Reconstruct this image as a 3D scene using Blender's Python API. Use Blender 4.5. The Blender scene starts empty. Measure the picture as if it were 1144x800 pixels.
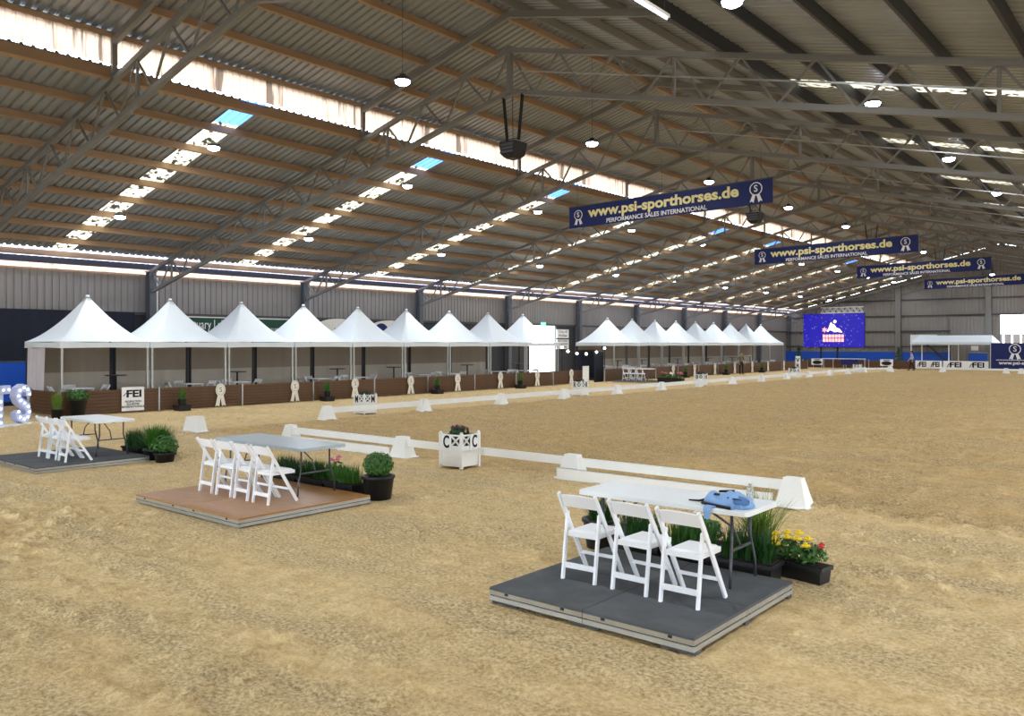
import bpy, bmesh, math, random
import numpy as np
from mathutils import Vector, Matrix
random.seed(7); np.random.seed(7)
scene = bpy.context.scene
col = scene.collection

# ------------------------------------------------------------------ camera, sky, exposure
# The long direction of the hall is +Y, the tent side is -X, the sand is z = 0.
F_PX, EYE, HORIZON = 927.0, 2.40, 384.0
YAW = math.atan2(773.0, 927.0)
SN, CS = math.sin(YAW), math.cos(YAW)
cam_data = bpy.data.cameras.new('camera')
cam = bpy.data.objects.new('camera', cam_data)
col.objects.link(cam)
cam.location = (0, 0, EYE)
cam.rotation_euler = (math.radians(90), 0, YAW)
cam_data.sensor_fit = 'HORIZONTAL'
cam_data.sensor_width = 36.0
cam_data.lens = 36.0 * F_PX / 1144.0
cam_data.shift_y = -(400.0 - HORIZON) / 1144.0
cam_data.clip_end = 500
scene.camera = cam

world = bpy.data.worlds.new('sky')
scene.world = world
world.use_nodes = True
wn = world.node_tree.nodes
bg = wn['Background']
bg.inputs['Color'].default_value = (0.82, 0.91, 1.0, 1)
bg.inputs['Strength'].default_value = 9.0

scene.view_settings.view_transform = 'Standard'
scene.view_settings.look = 'None'
scene.view_settings.gamma = 1.0
scene.view_settings.use_curve_mapping = False
scene.view_settings.exposure = 0.5
try:
    scene.cycles.max_bounces = 10
    scene.cycles.diffuse_bounces = 6
    scene.cycles.transparent_max_bounces = 12
    scene.cycles.sample_clamp_indirect = 12
    scene.cycles.use_denoising = True
except Exception:
    pass

# ------------------------------------------------------------------ pixel -> place helpers
def G(px, py, z=0.0):
    """a photo pixel seen on a level surface at height z"""
    d = F_PX * (EYE - z) / (py - HORIZON)
    x = (px - 572.0) / F_PX * d
    return Vector((x * CS - d * SN, x * SN + d * CS, z))
def at_y(px, Y):
    t = (px - 572.0) / F_PX
    return Y * (t * CS - SN) / (CS + t * SN)
def at_x(px, X):
    t = (px - 572.0) / F_PX
    return -X * (t * SN + CS) / (SN - t * CS)
def z_of(py, X, Y):
    return EYE + (HORIZON - py) / F_PX * (-X * SN + Y * CS)

# ------------------------------------------------------------------ materials
def lin(h):
    if isinstance(h, str):
        h = h.lstrip('#'); h = [int(h[i:i + 2], 16) / 255 for i in (0, 2, 4)]
    return tuple(v / 12.92 if v <= 0.04045 else ((v + 0.055) / 1.055) ** 2.4 for v in h) + (1.0,)
MATS = {}
def mat(name, colr, rough=0.6, metal=0.0, var=0.12, scale=6.0, bump=0.0, bscale=None, spec=0.4, stretch=(1, 1, 1), emis=None, estr=0.0):
    m = bpy.data.materials.new(name); m.use_nodes = True
    nt = m.node_tree; N = nt.nodes; L = nt.links
    b = N['Principled BSDF']
    b.inputs['Roughness'].default_value = rough
    b.inputs['Metallic'].default_value = metal
    b.inputs['Specular IOR Level'].default_value = spec
    c = lin(colr)
    tc = N.new('ShaderNodeTexCoord'); mp = N.new('ShaderNodeMapping')
    mp.inputs['Scale'].default_value = stretch
    L.new(tc.outputs['Object'], mp.inputs['Vector'])
    nz = N.new('ShaderNodeTexNoise'); nz.inputs['Scale'].default_value = scale; nz.inputs['Detail'].default_value = 5
    L.new(mp.outputs['Vector'], nz.inputs['Vector'])
    mx = N.new('ShaderNodeMix'); mx.data_type = 'RGBA'
    mx.inputs['A'].default_value = tuple(v * (1 - var) for v in c[:3]) + (1,)
    mx.inputs['B'].default_value = tuple(min(1, v * (1 + var)) for v in c[:3]) + (1,)
    L.new(nz.outputs['Fac'], mx.inputs['Factor'])
    L.new(mx.outputs['Result'], b.inputs['Base Color'])
    if bump:
        n2 = N.new('ShaderNodeTexNoise'); n2.inputs['Scale'].default_value = bscale or scale * 4; n2.inputs['Detail'].default_value = 4
        L.new(mp.outputs['Vector'], n2.inputs['Vector'])
        bp = N.new('ShaderNodeBump'); bp.inputs['Strength'].default_value = bump; bp.inputs['Distance'].default_value = 0.02
        L.new(n2.outputs['Fac'], bp.inputs['Height']); L.new(bp.outputs['Normal'], b.inputs['Normal'])
    if emis:
        b.inputs['Emission Color'].default_value = lin(emis); b.inputs['Emission Strength'].default_value = estr
    MATS[name] = m
    return m
mat('white_plastic', '#f2f4f8', 0.4, var=0.03, scale=3)
mat('white_wood', '#eef0ee', 0.55, var=0.05, scale=4)
mat('white_pvc', '#f1f2ef', 0.45, var=0.05, scale=2, bump=0.05)
mat('canvas_white', '#e6eef5', 0.75, var=0.04, scale=2, bump=0.15, bscale=5)
mat('table_white', '#eef3f6', 0.35, var=0.03, scale=3)
mat('table_grey', '#aebcc5', 0.3, var=0.04, scale=3)
mat('steel_leg', '#54575c', 0.45, 0.6, var=0.1)
mat('steel_grey', '#7b7a78', 0.55, 0.15, var=0.12, scale=2)
mat('steel_dark', '#4b4c4f', 0.55, 0.15, var=0.12, scale=2)
mat('alu', '#b9bbba', 0.35, 0.7, var=0.1, scale=8)
mat('alu_dirty', '#9d9789', 0.5, 0.4, var=0.25, scale=9)
mat('zinc_roof', '#8f9397', 0.45, 0.25, var=0.18, scale=0.6, stretch=(0.25, 1.5, 1))
mat('zinc_wall', '#8d8985', 0.5, 0.15, var=0.10, scale=0.8, stretch=(1, 1, 0.3))
mat('timber', '#a08468', 0.7, var=0.22, scale=3, stretch=(1, 0.25, 1), bump=0.1)
mat('purlin_dark', '#33363d', 0.5, 0.2, var=0.1, scale=2)
mat('column_steel', '#5f6469', 0.5, 0.2, var=0.1, scale=2)
mat('deck_felt', '#54575a', 0.9, var=0.45, scale=4, bump=0.25, bscale=90)
mat('deck_ply', '#a8763f', 0.32, var=0.35, scale=3.5, stretch=(1, 2, 1), spec=0.5)
mat('black_plastic', '#1b1c1f', 0.45, var=0.1)
mat('black_cloth', '#16171d', 0.85, var=0.25, scale=2, bump=0.5, bscale=2.5)
mat('navy_cloth', '#1b2130', 0.8, var=0.25, scale=2, bump=0.5, bscale=2.5)
mat('lower_wall', '#3b3d42', 0.7, var=0.2, scale=1)
mat('blue_board', '#1c55c4', 0.4, var=0.08, scale=2)
mat('curtain', '#a5988a', 0.85, var=0.08, scale=1.5, stretch=(1, 1, 0.2))
mat('curtain_lower', '#cfc6b8', 0.85, var=0.08, scale=1.5, stretch=(1, 1, 0.2))
mat('curtain_white', '#cfcbd2', 0.8, var=0.08, scale=2)
mat('wood_slat', '#61462f', 0.55, var=0.3, scale=3, stretch=(6, 0.6, 6))
mat('wood_back', '#402b20', 0.7, var=0.2, scale=3)
mat('cream', '#ece7da', 0.5, var=0.04)
mat('ink', '#101114', 0.6, var=0.05)
mat('grey_ink', '#5f6062', 0.6, var=0.05)
mat('banner_navy', '#10205f', 0.6, var=0.08, scale=1.2, bump=0.1, bscale=2)
mat('banner_cream', '#efe5a6', 0.6, var=0.02)
mat('banner_white', '#eeeef0', 0.6, var=0.02)
mat('sign_green', '#0f4a35', 0.45, var=0.06)
mat('sign_white', '#f3f4f4', 0.4, var=0.03)
mat('grass', '#3f7424', 0.55, var=0.4, scale=9)
mat('grass_dark', '#24511c', 0.55, var=0.4, scale=9)
mat('grass_lime', '#6d8c33', 0.55, var=0.35, scale=9)
mat('leaf', '#3d6b2a', 0.5, var=0.4, scale=14)
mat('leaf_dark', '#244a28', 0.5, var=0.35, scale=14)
mat('soil', '#2a2019', 0.95, var=0.3, scale=20)
mat('petal_yellow', '#f3d21f', 0.5, var=0.1)
mat('petal_red', '#c8242f', 0.5, var=0.15)
mat('petal_pink', '#d96a8a', 0.5, var=0.2)
mat('petal_purple', '#6a2740', 0.5, var=0.25)
mat('petal_white', '#f6f4ee', 0.5, var=0.05)
mat('bag_blue', '#86aee0', 0.6, var=0.1, scale=8, bump=0.4, bscale=14)
mat('bag_dark', '#4f78ad', 0.65, var=0.15, scale=8, bump=0.3, bscale=16)
mat('strap_black', '#15171b', 0.6, var=0.1)
mat('skin', '#c99b7e', 0.5, var=0.05)
mat('hair', '#3a2a20', 0.6, var=0.2)
mat('shirt_pale', '#a9c3c6', 0.7, var=0.08)
mat('shirt_olive', '#6d6a55', 0.7, var=0.08)
mat('trousers', '#16181d', 0.7, var=0.1)
mat('letter_white', '#c3cdf0', 0.5, var=0.03)
mat('concrete', '#b9b4aa', 0.9, var=0.1)
mat('bulb', '#ffffff', 0.3, emis='#cfdcff', estr=3)
mat('led', '#ffffff', 0.3, emis='#dfe8ff', estr=25)
mat('festoon', '#ffffff', 0.3, emis='#fff1da', estr=14)
mat('exit_green', '#2fae8a', 0.4, emis='#7fe6cf', estr=1.2)
mat('screen_glow', '#ffffff', 0.4, emis='#ffd9d2', estr=1.1)
mat('screen_pink', '#ffffff', 0.4, emis='#ff7f6b', estr=1.0)

def bottle_mat():
    m = bpy.data.materials.new('clear_plastic'); m.use_nodes = True
    b = m.node_tree.nodes['Principled BSDF']
    b.inputs['Base Color'].default_value = (0.85, 0.92, 1, 1); b.inputs['Roughness'].default_value = 0.08
    b.inputs['Transmission Weight'].default_value = 0.8; b.inputs['IOR'].default_value = 1.2
    MATS['clear_plastic'] = m
bottle_mat()

def sheet_mat(name, tcol, dcol, fac, dirt=0.3, dscale=5.0, dthr=0.55, stretch=(1, 1, 1)):
    """translucent fibreglass sheet: part of the daylight goes straight through, part is scattered"""
    m = bpy.data.materials.new(name); m.use_nodes = True
    nt = m.node_tree; N = nt.nodes; L = nt.links; N.clear()
    out = N.new('ShaderNodeOutputMaterial')
    tr = N.new('ShaderNodeBsdfTransparent'); tl = N.new('ShaderNodeBsdfTranslucent'); df = N.new('ShaderNodeBsdfDiffuse')
    mx = N.new('ShaderNodeMixShader'); mx2 = N.new('ShaderNodeMixShader')
    tr.inputs['Color'].default_value = lin(tcol); tl.inputs['Color'].default_value = lin(dcol)
    df.inputs['Color'].default_value = lin('#2c251c')
    mx.inputs['Fac'].default_value = fac
    L.new(tl.outputs[0], mx.inputs[1]); L.new(tr.outputs[0], mx.inputs[2])
    tc = N.new('ShaderNodeTexCoord'); nz = N.new('ShaderNodeTexNoise'); nz.inputs['Scale'].default_value = dscale; nz.inputs['Detail'].default_value = 6
    mpp = N.new('ShaderNodeMapping'); mpp.inputs['Scale'].default_value = stretch
    L.new(tc.outputs['Object'], mpp.inputs['Vector']); L.new(mpp.outputs['Vector'], nz.inputs['Vector'])
    rp = N.new('ShaderNodeValToRGB'); rp.color_ramp.elements[0].position = dthr; rp.color_ramp.elements[1].position = dthr + 0.08
    rp.color_ramp.elements[0].color = (0, 0, 0, 1); rp.color_ramp.elements[1].color = (dirt, dirt, dirt, 1)
    L.new(nz.outputs['Fac'], rp.inputs['Fac'])
    L.new(rp.outputs['Color'], mx2.inputs['Fac']); L.new(mx.outputs[0], mx2.inputs[1]); L.new(df.outputs[0], mx2.inputs[2])
    L.new(mx2.outputs[0], out.inputs['Surface'])
    MATS[name] = m
sheet_mat('skylight', '#a89a80', '#8f8674', 0.35, 0.97, 4.5, 0.50)
sheet_mat('skylight_sky_tint', '#3a62b4', '#45659c', 0.5, 0.9, 2.5, 0.6)  # blue of the sky behind clear panes, tinted into the sheet
sheet_mat('eave_sheet', '#8c889c', '#8e8a98', 0.15, 0.3, 2.0, 0.6)
sheet_mat('eave_sheet_pink', '#8a7264', '#8c7466', 0.10, 0.4, 2.0, 0.55)
sheet_mat('clerestory', '#a8968a', '#8f7866', 0.06, 0.75, 3.0, 0.56, (0.6, 1.0, 0.12))

def sand_mat():
    m = bpy.data.materials.new('sand'); m.use_nodes = True
    nt = m.node_tree; N = nt.nodes; L = nt.links
    b = N['Principled BSDF']; b.inputs['Roughness'].default_value = 0.95; b.inputs['Specular IOR Level'].default_value = 0.1
    geo = N.new('ShaderNodeNewGeometry')
    def noise(scale, detail, rough=0.6, vec=None):
        n = N.new('ShaderNodeTexNoise'); n.inputs['Scale'].default_value = scale; n.inputs['Detail'].default_value = detail
        n.inputs['Roughness'].default_value = rough
        L.new(vec or geo.outputs['Position'], n.inputs['Vector']); return n
    def ramp(src, p0, c0, p1, c1):
        r = N.new('ShaderNodeValToRGB'); e = r.color_ramp.elements
        e[0].position, e[1].position = p0, p1; e[0].color = lin(c0); e[1].color = lin(c1)
        L.new(src, r.inputs['Fac']); return r
    def mixc(fac, a, bb, mode='MIX'):
        x = N.new('ShaderNodeMix'); x.data_type = 'RGBA'; x.blend_type = mode
        if isinstance(fac, float): x.inputs['Factor'].default_value = fac
        else: L.new(fac, x.inputs['Factor'])
        L.new(a, x.inputs['A']); L.new(bb, x.inputs['B']); return x
    big = noise(0.35, 4); mid = noise(3.6, 9, 0.78); fine = noise(26.0, 6, 0.75)
    c1 = ramp(big.outputs['Fac'], 0.3, '#dab67c', 0.7, '#eccf96')
    c2 = ramp(mid.outputs['Fac'], 0.38, '#a07c48', 0.58, '#f2d9a6')
    c3 = ramp(fine.outputs['Fac'], 0.36, '#7a5a34', 0.60, '#fbe6b8')  # dark gaps between clods are put into the colour at bump lows
    m1 = mixc(0.45, c1.outputs['Color'], c2.outputs['Color'])
    # raked and trodden patches show clods, the rest is packed smooth
    vm = N.new('ShaderNodeMapping'); vm.inputs['Rotation'].default_value = (0, 0, math.radians(-20)); vm.inputs['Scale'].default_value = (0.35, 1.3, 1)
    L.new(geo.outputs['Position'], vm.inputs['Vector'])
    zone = noise(0.8, 4, 0.6, vm.outputs['Vector'])
    zr = N.new('ShaderNodeMapRange'); zr.inputs['From Min'].default_value = 0.40; zr.inputs['From Max'].default_value = 0.60; zr.inputs['To Min'].default_value = 0.22; zr.inputs['To Max'].default_value = 0.72
    L.new(zone.outputs['Fac'], zr.inputs['Value'])
    m2 = mixc(zr.outputs['Result'], m1.outputs['Result'], c3.outputs['Color'])
    # the harrowed riding surface inside the rails is deeper and darker than the walkway sand
    sp = N.new('ShaderNodeSeparateXYZ'); L.new(geo.outputs['Position'], sp.inputs['Vector'])
    def edge(out, at):
        mr = N.new('ShaderNodeMapRange'); mr.inputs['From Min'].default_value = at - 0.25; mr.inputs['From Max'].default_value = at + 0.25
        L.new(sp.outputs[out], mr.inputs['Value']); return mr
    e1, e2 = edge('X', -21.4), edge('Y', 12.2)
    mm_ = N.new('ShaderNodeMath'); mm_.operation = 'MULTIPLY'; L.new(e1.outputs['Result'], mm_.inputs[0]); L.new(e2.outputs['Result'], mm_.inputs[1])
    arena_tone = N.new('ShaderNodeMix'); arena_tone.data_type = 'RGBA'; arena_tone.blend_type = 'MULTIPLY'; arena_tone.inputs['B'].default_value = (0.80, 0.76, 0.70, 1)
    L.new(mm_.outputs[0], arena_tone.inputs['Factor']); L.new(m2.outputs['Result'], arena_tone.inputs['A'])
    L.new(arena_tone.outputs['Result'], b.inputs['Base Color'])
    bp1 = N.new('ShaderNodeBump'); bp1.inputs['Strength'].default_value = 0.6; bp1.inputs['Distance'].default_value = 0.08
    bp2 = N.new('ShaderNodeBump'); bp2.inputs['Strength'].default_value = 0.55; bp2.inputs['Distance'].default_value = 0.02
    n1 = noise(6.5, 6, 0.7)
    L.new(zr.outputs['Result'], bp2.inputs['Strength'])
    L.new(n1.outputs['Fac'], bp1.inputs['Height'])
    L.new(fine.outputs['Fac'], bp2.inputs['Height']); L.new(bp1.outputs['Normal'], bp2.inputs['Normal'])
    L.new(bp2.outputs['Normal'], b.inputs['Normal'])
    MATS['sand'] = m
sand_mat()

def screen_mat():
    m = bpy.data.materials.new('led_screen'); m.use_nodes = True
    nt = m.node_tree; N = nt.nodes; L = nt.links; b = N['Principled BSDF']
    b.inputs['Base Color'].default_value = (0.01, 0.01, 0.02, 1); b.inputs['Roughness'].default_value = 0.4
    tc = N.new('ShaderNodeTexCoord')
    vo = N.new('ShaderNodeTexVoronoi'); vo.inputs['Scale'].default_value = 4.0
    L.new(tc.outputs['Object'], vo.inputs['Vector'])
    rp = N.new('ShaderNodeValToRGB'); e = rp.color_ramp.elements
    e[0].position = 0.10; e[0].color = (0.9, 0.75, 1, 1); e[1].position = 0.2; e[1].color = (0.012, 0.006, 0.55, 1)
    L.new(vo.outputs['Distance'], rp.inputs['Fac'])
    L.new(rp.outputs['Color'], b.inputs['Emission Color']); b.inputs['Emission Strength'].default_value = 0.55
    MATS['led_screen'] = m
screen_mat()

# ------------------------------------------------------------------ mesh helpers
class MB:
    def __init__(s): s.v = []; s.f = []
    def add(s, vs, fs):
        o = len(s.v); s.v += [tuple(p) for p in vs]; s.f += [tuple(i + o for i in f) for f in fs]; return s
    def box(s, c, d, rz=0.0, M=None):
        x, y, z = d[0] / 2, d[1] / 2, d[2] / 2
        vs = [Vector((i * x, j * y, k * z)) for k in (-1, 1) for j in (-1, 1) for i in (-1, 1)]
        R = M or Matrix.Rotation(rz, 3, 'Z')
        vs = [R @ p + Vector(c) for p in vs]
        return s.add(vs, [(0, 2, 3, 1), (4, 5, 7, 6), (0, 1, 5, 4), (2, 6, 7, 3), (0, 4, 6, 2), (1, 3, 7, 5)])
    def frustum(s, c, d0, d1, h):
        vs = [(c[0] + i * d0[0] / 2, c[1] + j * d0[1] / 2, c[2]) for j in (-1, 1) for i in (-1, 1)]
        vs += [(c[0] + i * d1[0] / 2, c[1] + j * d1[1] / 2, c[2] + h) for j in (-1, 1) for i in (-1, 1)]
        return s.add(vs, [(0, 2, 3, 1), (4, 5, 7, 6), (0, 1, 5, 4), (2, 6, 7, 3), (0, 4, 6, 2), (1, 3, 7, 5)])
    def bar(s, p0, p1, w, h, up=(0, 0, 1)):
        p0, p1 = Vector(p0), Vector(p1); d = p1 - p0; z = d.normalized(); u = Vector(up)
        x = u.cross(z)
        if x.length < 1e-4: x = Vector((1, 0, 0)).cross(z)
        x.normalize(); y = z.cross(x)
        vs = [p0 + a * x * w / 2 + b_ * y * h / 2 + k * d for k in (0, 1) for b_ in (-1, 1) for a in (-1, 1)]
        return s.add(vs, [(0, 2, 3, 1), (4, 5, 7, 6), (0, 1, 5, 4), (2, 6, 7, 3), (0, 4, 6, 2), (1, 3, 7, 5)])
    def tube(s, pts, r, n=8, caps=True):
        pts = [Vector(p) for p in pts]; rr = r if isinstance(r, (list, tuple)) else [r] * len(pts)
        rings = []; prev = None
        for i, p in enumerate(pts):
            d = (pts[min(i + 1, len(pts) - 1)] - pts[max(i - 1, 0)]).normalized()
            a = prev if prev is not None else Vector((0.31, 0.17, 0.93))
            x = a - d * a.dot(d)
            if x.length < 1e-3: x = Vector((1, 0, 0)) - d * d.x
            x.normalize(); prev = x; y = d.cross(x)
            rings.append([p + rr[i] * (math.cos(2 * math.pi * k / n) * x + math.sin(2 * math.pi * k / n) * y) for k in range(n)])
        vs = [q for R in rings for q in R]; fs = []
        for i in range(len(pts) - 1):
            for k in range(n):
                fs.append((i * n + k, i * n + (k + 1) % n, (i + 1) * n + (k + 1) % n, (i + 1) * n + k))
        if caps: fs += [tuple(range(n - 1, -1, -1)), tuple((len(pts) - 1) * n + k for k in range(n))]
        return s.add(vs, fs)
    def lathe(s, prof, c=(0, 0, 0), n=16, cap=True):
        vs = []; fs = []
        for r, z in prof:
            vs += [(c[0] + r * math.cos(2 * math.pi * k / n), c[1] + r * math.sin(2 * math.pi * k / n), c[2] + z) for k in range(n)]
        for i in range(len(prof) - 1):
            for k in range(n): fs.append((i * n + k, i * n + (k + 1) % n, (i + 1) * n + (k + 1) % n, (i + 1) * n + k))
        if cap: fs += [tuple(range(n - 1, -1, -1)), tuple((len(prof) - 1) * n + k for k in range(n))]
        return s.add(vs, fs)
    def sphere(s, c, r, n=8, m=5, sc=(1, 1, 1)):
        vs = [(c[0], c[1], c[2] - r * sc[2])]; fs = []
        for i in range(1, m):
            a = -math.pi / 2 + math.pi * i / m
            vs += [(c[0] + sc[0] * r * math.cos(a) * math.cos(2 * math.pi * k / n), c[1] + sc[1] * r * math.cos(a) * math.sin(2 * math.pi * k / n), c[2] + sc[2] * r * math.sin(a)) for k in range(n)]
        vs.append((c[0], c[1], c[2] + r * sc[2])); t = len(vs) - 1
        for k in range(n):
            fs.append((0, 1 + (k + 1) % n, 1 + k)); fs.append((t, 1 + (m - 2) * n + k, 1 + (m - 2) * n + (k + 1) % n))
            for i in range(m - 2): fs.append((1 + i * n + k, 1 + i * n + (k + 1) % n, 1 + (i + 1) * n + (k + 1) % n, 1 + (i + 1) * n + k))
        return s.add(vs, fs)
    def prism(s, poly, t, M=None):
        """a polygon in local x,z, given a thickness t along y (centred)"""
        n = len(poly); M = M or Matrix.Identity(4)
        vs = [M @ Vector((p[0], -t / 2, p[1])) for p in poly] + [M @ Vector((p[0], t / 2, p[1])) for p in poly]
        fs = [tuple(range(n)), tuple(range(2 * n - 1, n - 1, -1))] + [(i, i + n, (i + 1) % n + n, (i + 1) % n) for i in range(n)]
        return s.add(vs, fs)
    def mesh(s, name, m, smooth=False):
        me = bpy.data.meshes.new(name); me.from_pydata(s.v, [], s.f); me.update()
        if m: me.materials.append(MATS[m])
        if smooth: me.polygons.foreach_set('use_smooth', [True] * len(me.polygons))
        return me
    def build(s, name, m, parent=None, smooth=False, loc=None):
        return link(name, s.mesh(name, m, smooth), parent, loc)

def link(name, me, parent=None, loc=None):
    o = bpy.data.objects.new(name, me); col.objects.link(o)
    if parent is not None: o.parent = parent
    if loc is not None: o.location = loc
    return o
def tag(o, label, cat, group=None, kind=None):
    o['label'] = label; o['category'] = cat
    if group: o['group'] = group
    if kind: o['kind'] = kind
    return o
def thing(name, label, cat, loc=(0, 0, 0), rz=0.0, group=None, kind=None):
    o = bpy.data.objects.new(name, None); col.objects.link(o)
    o.empty_display_size = 0.2; o.location = loc; o.rotation_euler = (0, 0, rz)
    return tag(o, label, cat, group, kind)
ORD = 'first second third fourth fifth sixth seventh eighth ninth tenth eleventh twelfth thirteenth fourteenth fifteenth sixteenth'.split()
UNIT = {}
def beam(name, p0, p1, w, h, m, parent=None, up=(0, 0, 1)):
    """a straight member between two points; alike members share one mesh"""
    if m not in UNIT:
        UNIT[m] = MB().box((0, 0, 0.5), (1, 1, 1)).mesh('member_' + m, m)
    p0, p1 = Vector(p0), Vector(p1); d = p1 - p0; z = d.normalized()
    x = Vector(up).cross(z)
    if x.length < 1e-4: x = Vector((1, 0, 0))
    x.normalize(); y = z.cross(x)
    M = Matrix(((x.x * w, y.x * h, d.x, p0.x), (x.y * w, y.y * h, d.y, p0.y), (x.z * w, y.z * h, d.z, p0.z), (0, 0, 0, 1)))
    o = link(name, UNIT[m], parent); o.matrix_basis = M
    return o
KIDS = {}
def copy_tree(root, loc, rz=None, label=None, group=None, skip=()):
    c = root.copy(); col.objects.link(c); c.location = loc
    if rz is not None: c.rotation_euler = (0, 0, rz)
    if label: c['label'] = label
    if group: c['group'] = group
    if root.name not in KIDS:
        ks = list(root.children); KIDS[root.name] = (ks, [list(k.children) for k in ks])
    ks, gs = KIDS[root.name]
    for k, gg in zip(ks, gs):
        if k.name.split('.')[0] in skip: continue
        d = k.copy(); col.objects.link(d); d.parent = c
        for g in gg:
            e = g.copy(); col.objects.link(e); e.parent = d
    return c
TXT = {}
def text(name, body, size, m, parent, loc, rot=(math.pi / 2, 0, 0), bold=0.0, ext=0.003, width=None, align='CENTER', space=1.0):
    """flat lettering as a mesh; size is the em height in metres"""
    key = (body, size, bold, ext, m, align, space)
    if key not in TXT:
        cu = bpy.data.curves.new('lettering', 'FONT'); cu.body = body; cu.size = size; cu.offset = bold; cu.extrude = ext
        cu.align_x = align; cu.align_y = 'CENTER'; cu.resolution_u = 3; cu.space_character = space
        t = bpy.data.objects.new('lettering', cu); col.objects.link(t)
        dg = bpy.context.evaluated_depsgraph_get(); dg.update()
        me = bpy.data.meshes.new_from_object(t.evaluated_get(dg))
        bpy.data.objects.remove(t); bpy.data.curves.remove(cu)
        me.materials.clear(); me.materials.append(MATS[m]); TXT[key] = me
    o = link(name, TXT[key], parent, loc); o.rotation_euler = rot
    if width:
        xs = [v.co.x for v in TXT[key].vertices]; w = max(xs) - min(xs); o.scale = (width / w, 1, 1)
    return o

# ------------------------------------------------------------------ the sand floor
def vnoise(x, y, s, seed):
    rng = np.random.RandomState(seed); T = rng.rand(256, 256)
    u, v = x / s, y / s; i, j = np.floor(u).astype(int), np.floor(v).astype(int); a, b = u - i, v - j
    a = a * a * (3 - 2 * a); b = b * b * (3 - 2 * b)
    g = lambda p, q: T[p % 256, q % 256]
    return (g(i, j) * (1 - a) + g(i + 1, j) * a) * (1 - b) + (g(i, j + 1) * (1 - a) + g(i + 1, j + 1) * a) * b
def axis(parts):
    out = []
    for a, b, st in parts: out += list(np.arange(a, b, st))
    return np.array(out + [parts[-1][1]])
def sand_floor():
    xs = axis([(-36.0, -22, 0.25), (-22, -12, 0.06), (-12, 1.0, 0.042), (1.0, 7.2, 0.3)])
    ys = axis([(-8.0, 2.6, 0.3), (2.6, 9.5, 0.042), (9.5, 16, 0.06), (16, 30, 0.09), (30, 50, 0.2), (50, 90, 0.5)])
    X, Y = np.meshgrid(xs, ys)
    arena = ((X > -21.4) & (Y > 12.2)).astype(float)
    n = lambda s, k: vnoise(X + 500, Y + 500, s, k) - 0.5
    A = np.radians(20.0); U = X * np.cos(A) + Y * np.sin(A); V = -X * np.sin(A) + Y * np.cos(A)
    streak = vnoise(U + 900, V * 5 + 900, 1.6, 11) - 0.5
    clod = np.clip(n(0.15, 3) + n(0.09, 4) * 0.8 - 0.06, 0, 1)
    hoof = np.clip(n(0.32, 5) + 0.6 * n(0.2, 6) - 0.10, 0, 1)
    rough = np.clip(vnoise(X + 300, Y + 300, 2.4, 8) * 1.6 - 0.3 + (Y < 5.2) * 0.45, 0.15, 1.2)
    Z = 0.02 * n(1.9, 1) + 0.020 * streak * rough + rough * (0.12 * clod - 0.05 * hoof) + arena * (0.10 * np.clip(n(0.45, 9) + 0.5 * n(0.22, 10), -0.3, 0.4))
    Z += 0.010 * n(0.07, 12)
    fade = np.ones_like(Z)
    for x0, x1, y0, y1 in ((-5.2, -2.7, 5.7, 8.6), (-12.5, -9.4, 5.9, 8.8), (-18.9, -16.2, 6.0, 8.8)):
        inside = (X > x0) & (X < x1) & (Y > y0) & (Y < y1); fade[inside] = 0.15
    Z = Z * fade - 0.004
    Z[X < -28.0] *= 0.4
    nx, ny = len(xs), len(ys)
    co = np.stack([X.ravel(), Y.ravel(), Z.ravel()], 1)
    idx = np.arange(nx * ny).reshape(ny, nx)
    fc = np.stack([idx[:-1, :-1].ravel(), idx[:-1, 1:].ravel(), idx[1:, 1:].ravel(), idx[1:, :-1].ravel()], 1)
    me = bpy.data.meshes.new('floor'); me.vertices.add(len(co)); me.vertices.foreach_set('co', co.ravel().astype(np.float32))
    me.loops.add(fc.size); me.loops.foreach_set('vertex_index', fc.ravel().astype(np.int32))
    me.polygons.add(len(fc)); me.polygons.foreach_set('loop_start', np.arange(0, fc.size, 4, dtype=np.int32))
    me.polygons.foreach_set('use_smooth', np.ones(len(fc), dtype=bool))
    me.update(); me.validate(); me.materials.append(MATS['sand'])
    return tag(link('floor', me), 'raked tan sand floor of the riding arena', 'floor', kind='structure')
sand_floor()
g = MB().box((-10, 30, -0.25), (240, 260, 0.3))
tag(g.build('ground_outside', 'concrete'), 'pale yard outside the hall around the sand floor', 'ground', kind='structure')

# ------------------------------------------------------------------ the hall
RX, HALF, MON, PITCH = -14.8, 20.7, 6.27, 0.246       # ridge line, half span, half width of the raised roof, slope
BAY, Y0 = 8.04, 17.66
TR = [Y0 + BAY * k for k in range(-3, 10)]              # truss lines
YA, YB = TR[0], TR[-1]
def zl(X): return 5.89 + PITCH * (20.4 - abs(X - RX))
def zm(X): return zl(X) + 0.98
WX = RX - HALF                                          # left wall plane, x = -35.5
RWX = RX + HALF

def corrugated(p_len, s0, s1, z0, z1, pitch=0.25, depth=0.05, rib=0.4):
    """a ribbed sheet running from (s0,z0) to (s1,z1) across and p_len along y; ribs go across"""
    vs = []; fs = []; n = max(1, int(round(p_len / pitch))); p = p_len / n; ys = []
    for i in range(n):
        b = i * p
        ys += [(b, 0), (b + p * (1 - rib), 0), (b + p * (1 - rib * 0.75), 1), (b + p * (1 - rib * 0.25), 1)]
    ys.append((p_len, 0))
    nx_, nz_ = -(z1 - z0), (s1 - s0); l = math.hypot(nx_, nz_); nx_, nz_ = nx_ / l, nz_ / l
    for y, h in ys:
        for s, z in ((s0, z0), (s1, z1)): vs.append((s + nx_ * h * depth, y, z + nz_ * h * depth))
    for i in range(len(ys) - 1): fs.append((2 * i, 2 * i + 1, 2 * i + 3, 2 * i + 2))
    m = MB(); m.add(vs, fs); return m

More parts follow.
